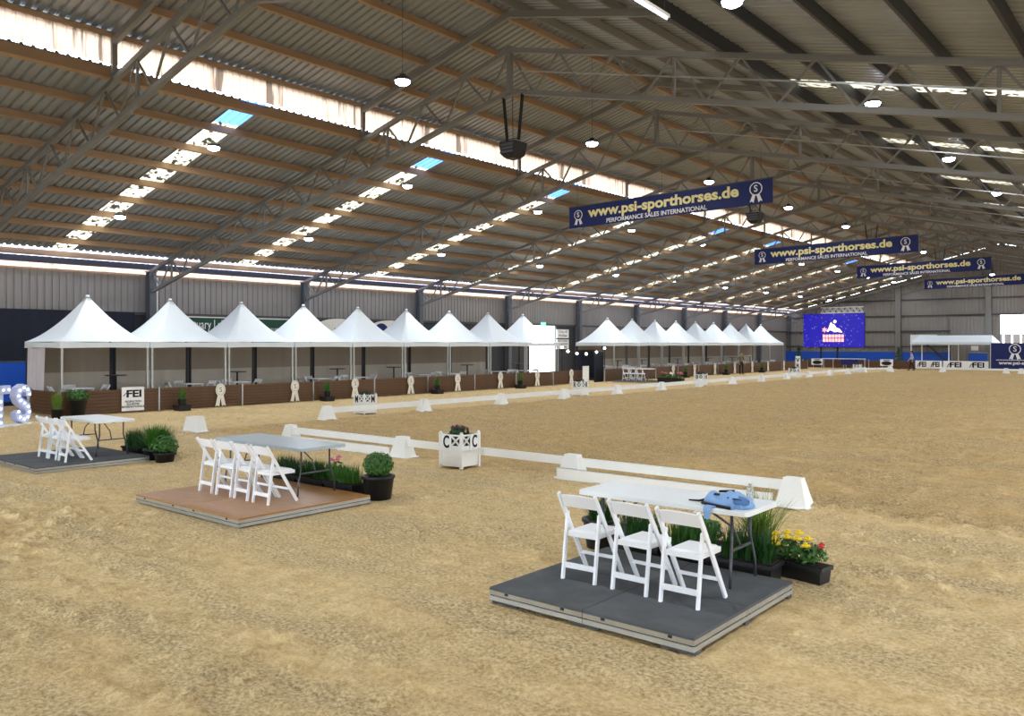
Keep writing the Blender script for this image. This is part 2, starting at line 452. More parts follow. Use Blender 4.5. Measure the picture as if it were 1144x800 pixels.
ceiling = thing('ceiling', 'ribbed grey metal roof with a raised ridge over the arena', 'roof', kind='structure')
SK = 0.80                                               # width of a skylight strip
side = (BAY - SK) / 2
SKY_IN, SKY_OUT = RX - MON, RX - HALF + 1.15
meshes = {}
for sgn in (-1, 1):
    xa, xb = RX + sgn * MON, RX + sgn * (HALF - 1.15); xe = RX + sgn * (HALF + 0.1)
    a, b = (xb, xa) if sgn < 0 else (xa, xb)
    meshes[sgn, 'sheet'] = corrugated(side, a, b, zl(a), zl(b)).mesh('roof_sheet', 'zinc_roof')
    xc = RX + sgn * (MON + 1.5)
    a2, b2 = (xb, xc) if sgn < 0 else (xc, xb)
    meshes[sgn, 'sky'] = corrugated(SK, a2, b2, zl(a2), zl(b2)).mesh('skylight', 'skylight')
    a3, b3 = (xc, xa) if sgn < 0 else (xa, xc)
    meshes[sgn, 'clear'] = corrugated(SK, a3, b3, zl(a3), zl(b3)).mesh('skylight_pane', 'skylight_sky_tint' if sgn < 0 else 'skylight')
    a4, b4 = (xe, xb) if sgn < 0 else (xb, xe)
    meshes[sgn, 'eave'] = corrugated(BAY, a4, b4, zl(a4), zl(b4)).mesh('eave_sheet', 'eave_sheet')
    xm = RX + sgn * (MON + 0.25)
    a5, b5 = (xm, RX) if sgn < 0 else (RX, xm)
    meshes[sgn, 'mon'] = corrugated(BAY, a5, b5, zm(a5), zm(b5)).mesh('ridge_sheet', 'zinc_roof')
    # upright light strip under the raised roof: ribs stand upright
    zc0, zc1 = zl(xa) + 0.06, zm(xa) - 0.12
    m = MB(); n = 36; p = BAY / n; pts = []
    for i in range(n): pts += [(i * p, 0), (i * p + p * 0.62, 0), (i * p + p * 0.72, 0.03), (i * p + p * 0.9, 0.03)]
    pts.append((BAY, 0))
    m.add([(xa + h * sgn, y, z) for y, h in pts for z in (zc0, zc1)], [(2 * i, 2 * i + 1, 2 * i + 3, 2 * i + 2) for i in range(len(pts) - 1)])
    meshes[sgn, 'clere'] = m.mesh('clerestory_sheet', 'clerestory')
for k in range(len(TR) - 1):
    y = TR[k]
    for sgn in (-1, 1):
        link('roof_sheet', meshes[sgn, 'sheet'], ceiling, (0, y, 0))
        link('roof_sheet', meshes[sgn, 'sheet'], ceiling, (0, y + side + SK, 0))
        link('skylight', meshes[sgn, 'sky'], ceiling, (0, y + side, 0))
        link('skylight_pane', meshes[sgn, 'clear'], ceiling, (0, y + side, 0))
        link('eave_sheet', meshes[sgn, 'eave'], ceiling, (0, y, 0))
        link('ridge_sheet', meshes[sgn, 'mon'], ceiling, (0, y, 0))
        link('clerestory_sheet', meshes[sgn, 'clere'], ceiling, (0, y, 0))
for sgn in (-1, 1):
    n = 9
    for i in range(n + 1):                               # purlins of the lower slopes
        d = MON + 0.12 + (HALF - 1.1 - MON) * i / n; X = RX + sgn * d
        up = (sgn * PITCH, 0, 1)
        beam('purlin', (X, YA, zl(X) - 0.13), (X, YB, zl(X) - 0.13), 0.075 if i else 0.16, 0.22 if i else 0.3, 'timber' if sgn < 0 else 'purlin_dark', ceiling, up)  # slope away from the tents: backlit darkness put into the purlin colour
    X = RX + sgn * (HALF - 0.12)
    beam('eave_beam', (X, YA, 5.74), (X, YB, 5.74), 0.10, 0.26, 'purlin_dark', ceiling)
    for i in range(5):                                   # purlins of the raised roof
        d = 0.35 + (MON - 0.2) * i / 4; X = RX + sgn * d
        beam('purlin', (X, YA, zm(X) - 0.13), (X, YB, zm(X) - 0.13), 0.075, 0.22, 'timber' if sgn < 0 else 'steel_grey', ceiling, (sgn * PITCH, 0, 1))
    X = RX + sgn * MON
    beam('head_beam', (X, YA, zm(X) - 0.2), (X, YB, zm(X) - 0.2), 0.1, 0.12, 'timber', ceiling)

# trusses ----------------------------------------------------------
def make_truss():
    t = thing('roof_truss', 'grey steel lattice roof truss with raised ridge frame spanning the arena', 'truss', group='roof trusses across the hall', kind='structure')
    top = lambda X: zl(X) - 0.36
    dep = lambda X: 1.15 - 0.25 * abs(X - RX) / HALF
    bot = lambda X: top(X) - dep(X)
    for sgn in (-1, 1):
        xe = RX + sgn * (HALF - 0.35)
        beam('top_chord', (RX, 0, top(RX)), (xe, 0, top(xe)), 0.13, 0.13, 'steel_grey', t)
        beam('bottom_chord', (RX, 0, bot(RX)), (xe, 0, bot(xe)), 0.13, 0.13, 'steel_grey', t)
        n = 12; L = HALF - 0.35
        for i in range(n):
            xa, xm, xb = (RX + sgn * L * (i + q) / n for q in (0, 0.5, 1))
            beam('web', (xa, 0, top(xa)), (xm, 0, bot(xm)), 0.05, 0.05, 'steel_grey', t)
            beam('web', (xm, 0, bot(xm)), (xb, 0, top(xb)), 0.05, 0.05, 'steel_grey', t)
            if i % 4 == 2: beam('web_post', (xb, 0.03, bot(xb)), (xb, 0.03, top(xb)), 0.07, 0.07, 'steel_grey', t)
        xp = RX + sgn * MON
        beam('ridge_post', (xp, 0, top(xp)), (xp, 0, zm(xp) - 0.2), 0.13, 0.13, 'steel_grey', t)
        beam('ridge_rafter', (RX, 0, zm(RX) - 0.34), (xp, 0, zm(xp) - 0.34), 0.12, 0.18, 'steel_grey', t)
    beam('king_post', (RX, 0, bot(RX) - 0.08), (RX, 0, top(RX) + 0.1), 0.12, 0.14, 'steel_grey', t)
    xq = RX + 19.5
    beam('conduit', (RX + 0.5, -0.1, bot(RX) + 0.45), (xq, -0.1, bot(xq) + 0.45), 0.035, 0.035, 'alu', t)
    return t
truss0 = make_truss(); truss0.location = (0, TR[0], 0)
bpy.context.view_layer.update()
for k in range(1, len(TR)): copy_tree(truss0, (0, TR[k], 0))

# columns -----------------------------------------------------------
for k, y in enumerate(TR):
    for sgn in (-1, 1):
        if sgn > 0 and y > YB: continue
        c = thing('wall_column', 'dark grey steel wall column under a roof truss' if sgn < 0 else 'dark grey steel column on the open side', 'column', (RX + sgn * (HALF - 0.35), y, 0), group='wall columns' if sgn < 0 else 'open side columns', kind='structure')
        m = MB(); m.box((0, 0, 2.75), (0.34, 0.03, 5.5)); m.box((-0.16, 0, 2.75), (0.025, 0.3, 5.5)); m.box((0.16, 0, 2.75), (0.025, 0.3, 5.5)); m.build('shaft', 'column_steel', c)
        MB().box((0, 0, 5.53), (0.44, 0.36, 0.06)).build('cap_plate', 'steel_grey', c)
        if sgn < 0: beam('down_pipe', (-0.1, 0.3, 0.1), (-0.1, 0.3, 5.3), 0.1, 0.1, 'alu', c)
# walls -------------------------------------------------------------
def upright_sheet(w, z0, z1, pitch=0.28, depth=0.04):
    m = MB(); n = max(1, int(round(w / pitch))); p = w / n; pts = []
    for i in range(n): pts += [(i * p, 0), (i * p + p * 0.62, 0), (i * p + p * 0.7, depth), (i * p + p * 0.92, depth)]
    pts.append((w, 0))
    m.add([(u, h, z) for u, h in pts for z in (z0, z1)], [(2 * i, 2 * i + 1, 2 * i + 3, 2 * i + 2) for i in range(len(pts) - 1)])
    return m
wall_left = thing('wall_left', 'ribbed grey metal side wall behind the white tents', 'wall', kind='structure')
me_up = upright_sheet(BAY, 3.70, 5.36).mesh('wall_sheet', 'zinc_wall'); me_st = upright_sheet(BAY, 5.40, 5.62).mesh('light_strip', 'eave_sheet_pink')
DY0, DY1 = 44.3, 47.4                                     # the open doorway
for k in range(len(TR) - 1):
    y = TR[k]
    for me, nm in ((me_up, 'wall_sheet'), (me_st, 'light_strip')):
        o = link(nm, me, wall_left, (WX, y, 0)); o.rotation_euler = (0, 0, math.pi / 2)
    segs = [(y, y + BAY)] if not (y < DY0 < y + BAY) else [(y, DY0), (DY1, y + BAY)]
    for a, b in segs:
        if y > 49: o = link('wall_sheet', upright_sheet(b - a, 0, 3.70).mesh('wall_sheet', 'zinc_wall'), wall_left, (WX, a, 0)); o.rotation_euler = (0, 0, math.pi / 2)
        else: MB().box((WX - 0.03, (a + b) / 2, 1.85), (0.06, b - a, 3.7)).build('wall_panel', 'lower_wall', wall_left)
beam('girt', (WX + 0.12, YA, 3.7), (WX + 0.12, YB, 3.7), 0.12, 0.12, 'steel_dark', wall_left)
beam('girt', (WX + 0.1, YA, 5.37), (WX + 0.1, YB, 5.37), 0.1, 0.08, 'timber', wall_left)
door = thing('door_1', 'open doorway in the side wall filled with daylight', 'door', (WX, DY0, 0), kind='structure')
for dy in (0, DY1 - DY0): MB().box((0.02, dy, 1.85), (0.14, 0.1, 3.7)).build('door_jamb', 'steel_dark', door)
MB().box((0.02, (DY1 - DY0) / 2, 3.72), (0.14, DY1 - DY0, 0.1)).build('door_head', 'steel_dark', door)

BY = YB + 0.02
wall_back = thing('wall_back', 'ribbed grey metal end wall with girts and blue kick boards', 'wall', kind='structure')
OX0 = at_y(1113, BY); OX1 = OX0 + 5.2; OZ0 = 0.0; OZ1 = z_of(352, OX0, BY)
wx = WX
while wx < RWX - 0.01:
    we = min(wx + 2.07, RWX)
    if we > OX0 and wx < OX1:
        if wx < OX0: pass
    x0, x1 = wx, we
    zt = lambda X: (zl(X) if abs(X - RX) > MON else zm(X)) - 0.02
    z0 = OZ1 if (x0 >= OX0 - 1.04 and x1 <= OX1 + 1.04) else 0.0
    m = MB(); n = 7; p = (x1 - x0) / n; pts = []
    for i in range(n): pts += [(x0 + i * p, 0), (x0 + i * p + p * 0.62, 0), (x0 + i * p + p * 0.7, -0.04), (x0 + i * p + p * 0.92, -0.04)]
    pts.append((x1, 0)); vs = []
    for u, h in pts: vs += [(u, BY + h, z0), (u, BY + h, zt(u))]
    m.add(vs, [(2 * i, 2 * i + 2, 2 * i + 3, 2 * i + 1) for i in range(len(pts) - 1)])
    m.build('wall_sheet', 'zinc_wall', wall_back); wx = we
for z in (2.1, 3.65, 5.2, 6.8):
    xs0 = WX if z < 5.8 else RX - (20.4 - (z - 5.89) / PITCH); xs1 = 2 * RX - xs0
    if z < OZ1: beam('girt', (xs0, BY - 0.1, z), (OX0 - 1, BY - 0.1, z), 0.12, 0.14, 'steel_dark', wall_back, (0, 1, 0))
    else: beam('girt', (xs0, BY - 0.1, z), (xs1, BY - 0.1, z), 0.12, 0.14, 'steel_dark', wall_back, (0, 1, 0))
for px in (1004.5, 1105):
    X = at_y(px, BY); beam('wind_column', (X, BY - 0.3, 0), (X, BY - 0.3, zl(X) - 0.4), 0.5, 0.4, 'steel_grey', wall_back, (0, 1, 0))
MB().box(((WX + OX0 - 1) / 2, BY - 0.2, 0.95), (OX0 - 1 - WX, 0.06, 1.2)).build('kick_board', 'blue_board', wall_back)
MB().box((WX - 0.04, YB + 0.03, 2.95), (0.16, 0.16, 5.9)).build('corner_flashing', 'zinc_wall', wall_back)
xd0, xd1 = at_y(1063, BY), at_y(1109, BY)
o = upright_sheet(xd1 - xd0, 0.0, z_of(354, xd0, BY), 0.3).build('sliding_door', 'zinc_wall', wall_back, loc=(xd0, BY - 0.35, 0))
d2 = thing('door_2', 'large bright opening in the end wall with pale strip curtain', 'door', (OX0 - 0.9, BY, 0), kind='structure')
zc = z_of(373, OX0, BY)
for i in range(9):
    MB().box((0.4 + i * 0.72, 0.1, zc / 2 + 0.3), (0.6, 0.03, zc - 0.6)).build('strip_curtain', 'curtain_white', d2)
MB().box((-0.05, -0.05, OZ1 / 2), (0.12, 0.14, OZ1)).build('door_jamb', 'steel_grey', d2)
beam('brace', (at_y(1022, BY), BY - 0.3, 3.4), (at_y(1060, BY), BY - 0.3, 0.6), 0.14, 0.14, 'steel_dark', wall_back)

wall_right = thing('wall_right', 'ribbed grey metal side wall on the far side of the ridge', 'wall', kind='structure')
for k in range(len(TR) - 1):
    for me, nm in ((upright_sheet(BAY, 1.2, 5.36).mesh('wall_sheet', 'zinc_wall') if k == 0 else me_r, 'wall_sheet'), (me_st, 'light_strip')):
        if nm == 'wall_sheet': me_r = me
        o = link(nm, me, wall_right, (RWX, TR[k], 0)); o.rotation_euler = (0, 0, math.pi / 2)
wall_front = thing('wall_front', 'grey metal end wall behind the viewer with a wide doorway', 'wall', kind='structure')
for a, b, z0 in ((WX, -17, 0.0), (-17, -7, 4.2), (-7, RWX, 0.0)):
    m = MB(); n = max(2, int((b - a) / 0.5)); vs = []
    for i in range(n + 1):
        u = a + (b - a) * i / n; zt_ = (zl(u) if abs(u - RX) > MON else zm(u)) - 0.02; vs += [(u, YA - 0.1, z0), (u, YA - 0.1, zt_)]
    m.add(vs, [(2 * i, 2 * i + 1, 2 * i + 3, 2 * i + 2) for i in range(n)]); m.build('wall_sheet', 'zinc_wall', wall_front)

# ------------------------------------------------------------------ marquee tents along the side wall
TX, TS = -30.5, 3.0                                     # centre line of the tents, their size
TENT_Y1 = [13.0 + 3.07 * i for i in range(9)]
TENT_Y2 = [46.5 + 3.11 * i for i in range(9)]
EZ0, EZ1, PZ = 2.25, 2.47, 4.12
def tent_canopy():
    m = MB(); n = 8; rings = 12; vs = []; fs = []
    per = []
    for sd in range(4):
        for i in range(n):
            u = -1 + 2 * i / n
            per.append([(u, -1), (1, u), (-u, 1), (-1, -u)][sd])
    for j in range(rings + 1):
        r = 0.035 + (1 - 0.035) * j / rings
        z = EZ1 + (PZ - EZ1) * (0.72 * (1 - r) ** 1.75 + 0.28 * (1 - r))
        for (u, v) in per:
            k = max(0, 1 - max(abs(abs(u) - abs(v)), 0)); ridge = 0.03 * k ** 4 * math.sin(math.pi * r)
            vs.append((u * r * TS / 2, v * r * TS / 2, z + ridge))
    q = len(per)
    for j in range(rings):
        for i in range(q): fs.append((j * q + i, j * q + (i + 1) % q, (j + 1) * q + (i + 1) % q, (j + 1) * q + i))
    fs.append(tuple(range(q)))
    m.add(vs, fs); return m
def tent_valance():
    m = MB(); vs = []; fs = []; n = 16
    per = []
    for sd in range(4):
        for i in range(n):
            u = -1 + 2 * i / n
            per.append(([(u, -1), (1, u), (-u, 1), (-1, -u)][sd], abs(math.sin(math.pi * i / n))))
    for k, z in ((0, EZ1 + 0.005), (1, EZ0)):
        for (u, v), w in per:
            rr = TS / 2 + 0.006 + (0.01 * math.sin(9 * (u + v)) if k else 0)
            vs.append((u * rr, v * rr, z - (0.035 * w if k == 0 else 0) + (0.02 * w if k else 0)))
    q = len(per)
    for i in range(q): fs.append((i, (i + 1) % q, q + (i + 1) % q, q + i))
    m.add(vs, fs); return m
def folds(w, z0, z1, amp=0.03, per=0.35):
    m = MB(); n = int(w / 0.06); vs = []
    for i in range(n + 1):
        y = -w / 2 + w * i / n; a = amp * (math.sin(2 * math.pi * y / per) + 0.4 * math.sin(2 * math.pi * y / per * 2.3 + 1))
        vs += [(a, y, z0), (a * 0.6, y, z1)]
    m.add(vs, [(2 * i, 2 * i + 2, 2 * i + 3, 2 * i + 1) for i in range(n)]); return m
def make_tent():
    t = thing('marquee_tent', 'white peaked marquee tent', 'tent', group='white peaked marquee tents')
    tent_canopy().build('canopy', 'canvas_white', t, True)
    MB().lathe([(0.075, PZ - 0.05), (0.06, PZ), (0.05, PZ + 0.012)], n=10).build('peak_cap', 'canvas_white', t)
    tent_valance().build('valance', 'canvas_white', t)
    for sx in (-1, 1):
        for sy in (-1, 1):
            p = MB().box((sx * (TS / 2 - 0.05), sy * (TS / 2 - 0.05), EZ1 / 2), (0.07, 0.07, EZ1)).build('post', 'alu' if sx > 0 else 'black_plastic', t)  # back posts coloured black to stand in for the dark curtain gaps
    folds(TS - 0.1, 1.35, EZ0 + 0.1, 0.010, 0.7).build('back_curtain', 'curtain', t, True, loc=(-TS / 2 + 0.08, 0, 0))
    folds(TS - 0.1, 0.02, 1.36, 0.010, 0.7).build('curtain_lower', 'curtain_lower', t, True, loc=(-TS / 2 + 0.07, 0, 0))  # lower part of the curtain, lighter than the part above
    return t
tent0 = make_tent(); tent0.location = (TX, TENT_Y1[0], 0)
tent0['label'] = 'white peaked marquee tent with a gathered side curtain, beside the lit letters'
bpy.context.view_layer.update()
for i, y in enumerate(TENT_Y1[1:]):
    lab = 'white peaked marquee tent, %s in the row counting from the lit letters' % ORD[i + 1]
    if i == 7: lab = 'white peaked marquee tent whose open end stands against the bright doorway'
    copy_tree(tent0, (TX, y, 0), label=lab, skip=('back_curtain', 'curtain_lower') if i >= 7 else ())
for i, y in enumerate(TENT_Y2):
    copy_tree(tent0, (TX, y, 0), label='white peaked marquee tent, %s beyond the dark bar screen' % ORD[i])
# gathered side curtain of the first tent
m = MB(); n = 22; vs = []
for i in range(n + 1):
    u = i / n; x = -TS / 2 + 0.1 + 1.45 * u; a = 0.05 * math.sin(u * 26)
    vs += [(x * 0.98 - 0.1 * u, -TS / 2 + a, 0.05), (x, -TS / 2 + 0.05 + a * 0.7, EZ0 + 0.05)]
m.add(vs, [(2 * i, 2 * i + 2, 2 * i + 3, 2 * i + 1) for i in range(n)]); m.build('side_curtain', 'curtain_white', tent0, True)

# ------------------------------------------------------------------ slatted fences
FX = -28.55
FH = 0.84
def fence_run(name, p0, p1, npan, label, posts_white=True):
    p0, p1 = Vector(p0), Vector(p1); d = (p1 - p0) / npan; L = d.length; ang = math.atan2(d.y, d.x)
    f = thing(name, label, 'fence', p0, ang)
    for i in range(npan + 1):
        MB().box((i * L, 0, FH / 2 + 0.02), (0.05, 0.07, FH + 0.04)).build('post', 'alu', f)
    for i in range(npan):
        a, b = i * L + 0.05, (i + 1) * L - 0.05
        for k in range(7):
            z = 0.10 + k * 0.112
            beam('slat', (a, 0, z), (b, 0, z), 0.025, 0.095, 'wood_slat', f)
        MB().box(((a + b) / 2, 0.03, FH / 2 + 0.02), (b - a, 0.01, FH - 0.08)).build('backing', 'wood_back', f)
    return f
F1A, F1B = Vector((FX, 11.3, 0)), Vector((FX, at_x(655, FX), 0))
fence_run('slatted_fence', F1A, F1B, 9, 'dark timber slat fence with steel posts in front of the nearer tents')
# short return at the start of the run
fence_run('slatted_fence', (FX - 2.4, 11.3, 0), (FX - 0.1, 11.3, 0), 1, 'short return of timber slat fence beside the potted shrubs')
F2A, F2B = Vector((FX, 43.2, 0)), Vector((FX, 77.5, 0))
fence_run('slatted_fence', F2A, F2B, 11, 'dark timber slat fence in front of the tents beyond the dark bar screen')
F3Y = 82.5
fence_run('slatted_fence', (at_y(897, F3Y), F3Y, 0), (at_y(1024, F3Y), F3Y, 0), 5, 'low dark timber fence under the big screen')

# rosette boards standing against the fence
def make_rosette():
    t = thing('rosette_board', 'cream rosette board with a grey letter S on the timber fence', 'sign', group='rosette boards along the fences')
    m = MB(); n = 22
    m.prism([(0.2 * math.cos(2 * math.pi * i / n), 0.66 + 0.24 * math.sin(2 * math.pi * i / n)) for i in range(n)], 0.02); m.build('disc', 'cream', t)
    m = MB(); m.prism([(-0.10, 0.52), (0.02, 0.5), (-0.06, 0.02), (-0.13, 0.09), (-0.22, 0.04)], 0.018); m.build('ribbon_tail', 'cream', t)
    m = MB(); m.prism([(-0.02, 0.5), (0.10, 0.52), (0.22, 0.04), (0.13, 0.09), (0.06, 0.02)], 0.016); m.build('ribbon_tail', 'cream', t)
    m = MB(); pts = [(0.155 * math.cos(2 * math.pi * i / 24), -0.012, 0.66 + 0.185 * math.sin(2 * math.pi * i / 24)) for i in range(25)]
    m.tube(pts, 0.005, 4); m.build('ring', 'grey_ink', t)
    text('letter', 'S', 0.26, 'grey_ink', t, (0, -0.012, 0.66))
    return t
ros0 = make_rosette()
RZ = math.pi / 2                                           # faces +X
first = True
for i, px in enumerate((245, 328, 395.3, 457.6, 510, 557.7, 599, 637, 751, 774.8, 797.6, 819.7, 839.4, 857, 874.8)):
    lab = 'cream rosette board with letter S, %s along the fence from the FEI board' % ORD[i] if i < 8 else 'cream rosette board with letter S, %s along the fence beyond the bar screen' % ORD[i - 8]
    p = (FX + 0.09, at_x(px, FX), 0.0)
    if first: ros0.location = p; ros0.rotation_euler = (0, 0, RZ); ros0['label'] = lab; first = False; bpy.context.view_layer.update()
    else: copy_tree(ros0, p, RZ, lab)

# ------------------------------------------------------------------ plants
def blades(n, r, h, spread, seed, wid=0.008, base_z=0.0, curve=0.5, rx=None):
    rng = random.Random(seed); m = MB()
    for _ in range(n):
        a = rng.uniform(0, 2 * math.pi); q = r * math.sqrt(rng.random())
        x, y = (q * math.cos(a), q * math.sin(a)) if rx is None else (rng.uniform(-rx, rx), rng.uniform(-r, r))
        hh = h * rng.uniform(0.55, 1.0); ta = rng.uniform(0, 2 * math.pi); lean = spread * rng.uniform(0.1, 1)
        w = wid * rng.uniform(0.7, 1.3); px_, py_ = -math.sin(ta) * w, math.cos(ta) * w; vs = []
        for k in range(4):
            u = k / 3; o = lean * (u ** (1 + curve)); z = base_z + hh * (u - 0.25 * lean * u * u)
            ww = (1 - u) ** 0.7
            vs += [(x + o * math.cos(ta) + px_ * ww, y + o * math.sin(ta) + py_ * ww, z), (x + o * math.cos(ta) - px_ * ww, y + o * math.sin(ta) - py_ * ww, z)]
        m.add(vs, [(0, 1, 3, 2), (2, 3, 5, 4), (4, 5, 7, 6)])
    return m
def leaves(n, c, rad, size, seed, shell=0.55):
    rng = random.Random(seed); m = MB()
    for _ in range(n):
        while True:
            v = Vector((rng.uniform(-1, 1), rng.uniform(-1, 1), rng.uniform(-1, 1)))
            if shell < v.length < 1: break
        p = Vector((c[0] + v.x * rad[0], c[1] + v.y * rad[1], c[2] + v.z * rad[2]))
        nrm = (v.normalized() + Vector((rng.uniform(-.7, .7), rng.uniform(-.7, .7), rng.uniform(-.3, .9)))).normalized()
        t = nrm.cross(Vector((rng.uniform(-1, 1), rng.uniform(-1, 1), rng.uniform(-1, 1))))
        if t.length < 1e-3: continue
        t.normalize(); b = nrm.cross(t); s = size * rng.uniform(0.6, 1.2)
        m.add([p - t * s, p + b * s * 0.5 + nrm * s * .1, p + t * s, p - b * s * 0.5 + nrm * s * .1], [(0, 1, 2, 3)])
    return m
def pot(parent, r0, r1, h, m='black_plastic'):
    MB().lathe([(r0, 0), (r1, h - 0.04), (r1 + 0.02, h - 0.035), (r1 + 0.02, h), (r1 - 0.02, h), (r1 - 0.03, h - 0.05)], n=18).build('pot', m, parent, True)
    MB().lathe([(r1 - 0.025, h - 0.045), (0.01, h - 0.04)], n=14).build('soil', 'soil', parent)
def trough(parent, L, W, h):
    m = MB(); m.frustum((0, 0, 0), (L * 0.94, W * 0.86), (L, W), h); m.box((0, W / 2, h - 0.02), (L + 0.02, 0.03, 0.04)); m.box((0, -W / 2, h - 0.02), (L + 0.02, 0.03, 0.04))
    m.box((L / 2, 0, h - 0.02), (0.03, W, 0.04)); m.box((-L / 2, 0, h - 0.02), (0.03, W, 0.04)); m.build('planter_box', 'black_plastic', parent)
    MB().box((0, 0, h), (L - 0.04, W - 0.04, 0.012)).build('soil', 'soil', parent)
def grass_trough(loc, L, h, label, n, seed, m='grass_dark', spread=0.25, group=None, wid=0.007):
    t = thing('grass_planter', label, 'planter', loc, 0, group)
    trough(t, L, 0.3, 0.2); blades(n, 0.11, h, spread, seed, wid, 0.19, rx=L / 2 - 0.05).build('grass', m, t)
    return t
def grass_pot(loc, r, hp, h, label, n, seed, m='grass', spread=0.4, group=None, name='potted_grass', wid=0.008):
    t = thing(name, label, 'potted plant', loc, 0, group)
    pot(t, r * 0.8, r, hp); blades(n, r * 0.6, h, spread, seed, wid, hp - 0.05).build('grass', m, t)
    return t
def flowers(parent, spots, r, m, name='flower', z=0):
    for (x, y, zz) in spots:
        q = MB()
        for i in range(7):
            a = 2 * math.pi * i / 7
            q.sphere((x + r * 0.6 * math.cos(a), y + r * 0.6 * math.sin(a), zz), r * 0.45, 6, 4, (1, 1, 0.6))
        q.sphere((x, y, zz + r * 0.25), r * 0.5, 6, 4); q.build(name, m, parent, True)

# small dark pots in front of the fence posts
i = 0
for px in (202, 364, 487, 580, 764.6, 810, 850):
    Y = at_x(px, FX + 0.3)
    t = thing('potted_plant', 'small grassy plant in a black pot, %s along the timber fence from the lit letters' % ORD[i], 'potted plant', (FX + 0.4, Y, 0), 0, 'small potted plants along the fence')
    m = MB(); m.frustum((0, 0, 0), (0.42, 0.42), (0.46, 0.46), 0.2); m.build('tub', 'black_plastic', t)
    MB().lathe([(0.12, 0.2), (0.16, 0.42), (0.17, 0.42), (0.13, 0.4)], n=12).build('pot', 'black_plastic', t)
    blades(90, 0.09, 0.5, 0.2, 40 + i, 0.011, 0.38).build('grass', 'grass', t); i += 1
# the pair by the first tent
p = G(54.5, 464); t = grass_pot((-28.05, p.y - 0.4, 0), 0.19, 0.32, 0.62, 'spiky lime grass in a small black pot beside the lit letters', 420, 61, 'grass_lime', 0.2, wid=0.01)
p = G(73, 465.5)
t = thing('potted_shrub', 'dense green shrub in a tall black pot beside the slat fence', 'potted plant', (-28.1, p.y + 0.12, 0))
pot(t, 0.21, 0.27, 0.6); leaves(700, (0, 0, 0.72), (0.36, 0.36, 0.2), 0.05, 62, 0.2).build('foliage', 'leaf', t)

# ------------------------------------------------------------------ furniture
def make_chair():
    t = thing('folding_chair', 'white folding chair', 'chair')
    for s in (-1, 1):
        m = MB(); m.bar((s * 0.205, 0.24, 0.0), (s * 0.205, -0.13, 0.60), 0.024, 0.042); m.bar((s * 0.205, -0.13, 0.60), (s * 0.2, -0.27, 0.825), 0.024, 0.042); m.build('back_post', 'white_plastic', t)
        m = MB(); m.bar((s * 0.178, -0.235, 0), (s * 0.178, -0.15, 0.62), 0.024, 0.036, (0, 1, 0)); m.sphere((s * 0.178, -0.15, 0.62), 0.022, 8, 5); m.build('leg', 'white_plastic', t)
    m = MB(); n = 8; vs = []
    for i in range(n + 1):
        x = -0.19 + 0.38 * i / n; y = -0.045 * (1 - (x / 0.19) ** 2); arch = 0.02 * (1 - (x / 0.19) ** 2)
        for dz, dy in ((0.80 + arch, -0.012), (0.685 + arch * 0.6, 0.05), (0.69 + arch * 0.6, 0.067), (0.805 + arch, 0.006)):
            vs.append((x, -0.245 + y + dy, dz))
    fs = [(4 * i + a, 4 * i + 4 + a, 4 * i + 4 + (a + 1) % 4, 4 * i + (a + 1) % 4) for i in range(n) for a in range(4)] + [(0, 1, 2, 3), (4 * n + 3, 4 * n + 2, 4 * n + 1, 4 * n)]
    m.add(vs, fs); m.build('backrest', 'white_plastic', t)
    s_ = MB(); s_.box((0, 0.03, 0.425), (0.325, 0.41, 0.045)); seat = s_.build('seat', 'white_plastic', t)
    q = MB(); q.frustum((0, 0.035, 0.448), (0.30, 0.37), (0.26, 0.33), 0.018); q.build('seat_pad', 'white_plastic', seat)
    MB().bar((-0.17, -0.215, 0.135), (0.17, -0.215, 0.135), 0.05, 0.02, (0, 1, 0)).build('stretcher', 'white_plastic', t)
    MB().bar((-0.195, 0.125, 0.185), (0.195, 0.125, 0.185), 0.03, 0.02, (0, 1, 0)).build('stretcher', 'white_plastic', t)
    return t
chair0 = make_chair()
used = [False]
def place_chair(x, y, z, rz, label, group):
    if not used[0]:
        used[0] = True; chair0.location = (x, y, z); chair0.rotation_euler = (0, 0, rz); chair0['label'] = label; chair0['group'] = group
        bpy.context.view_layer.update(); return chair0
    return copy_tree(chair0, (x, y, z), rz, label, group)

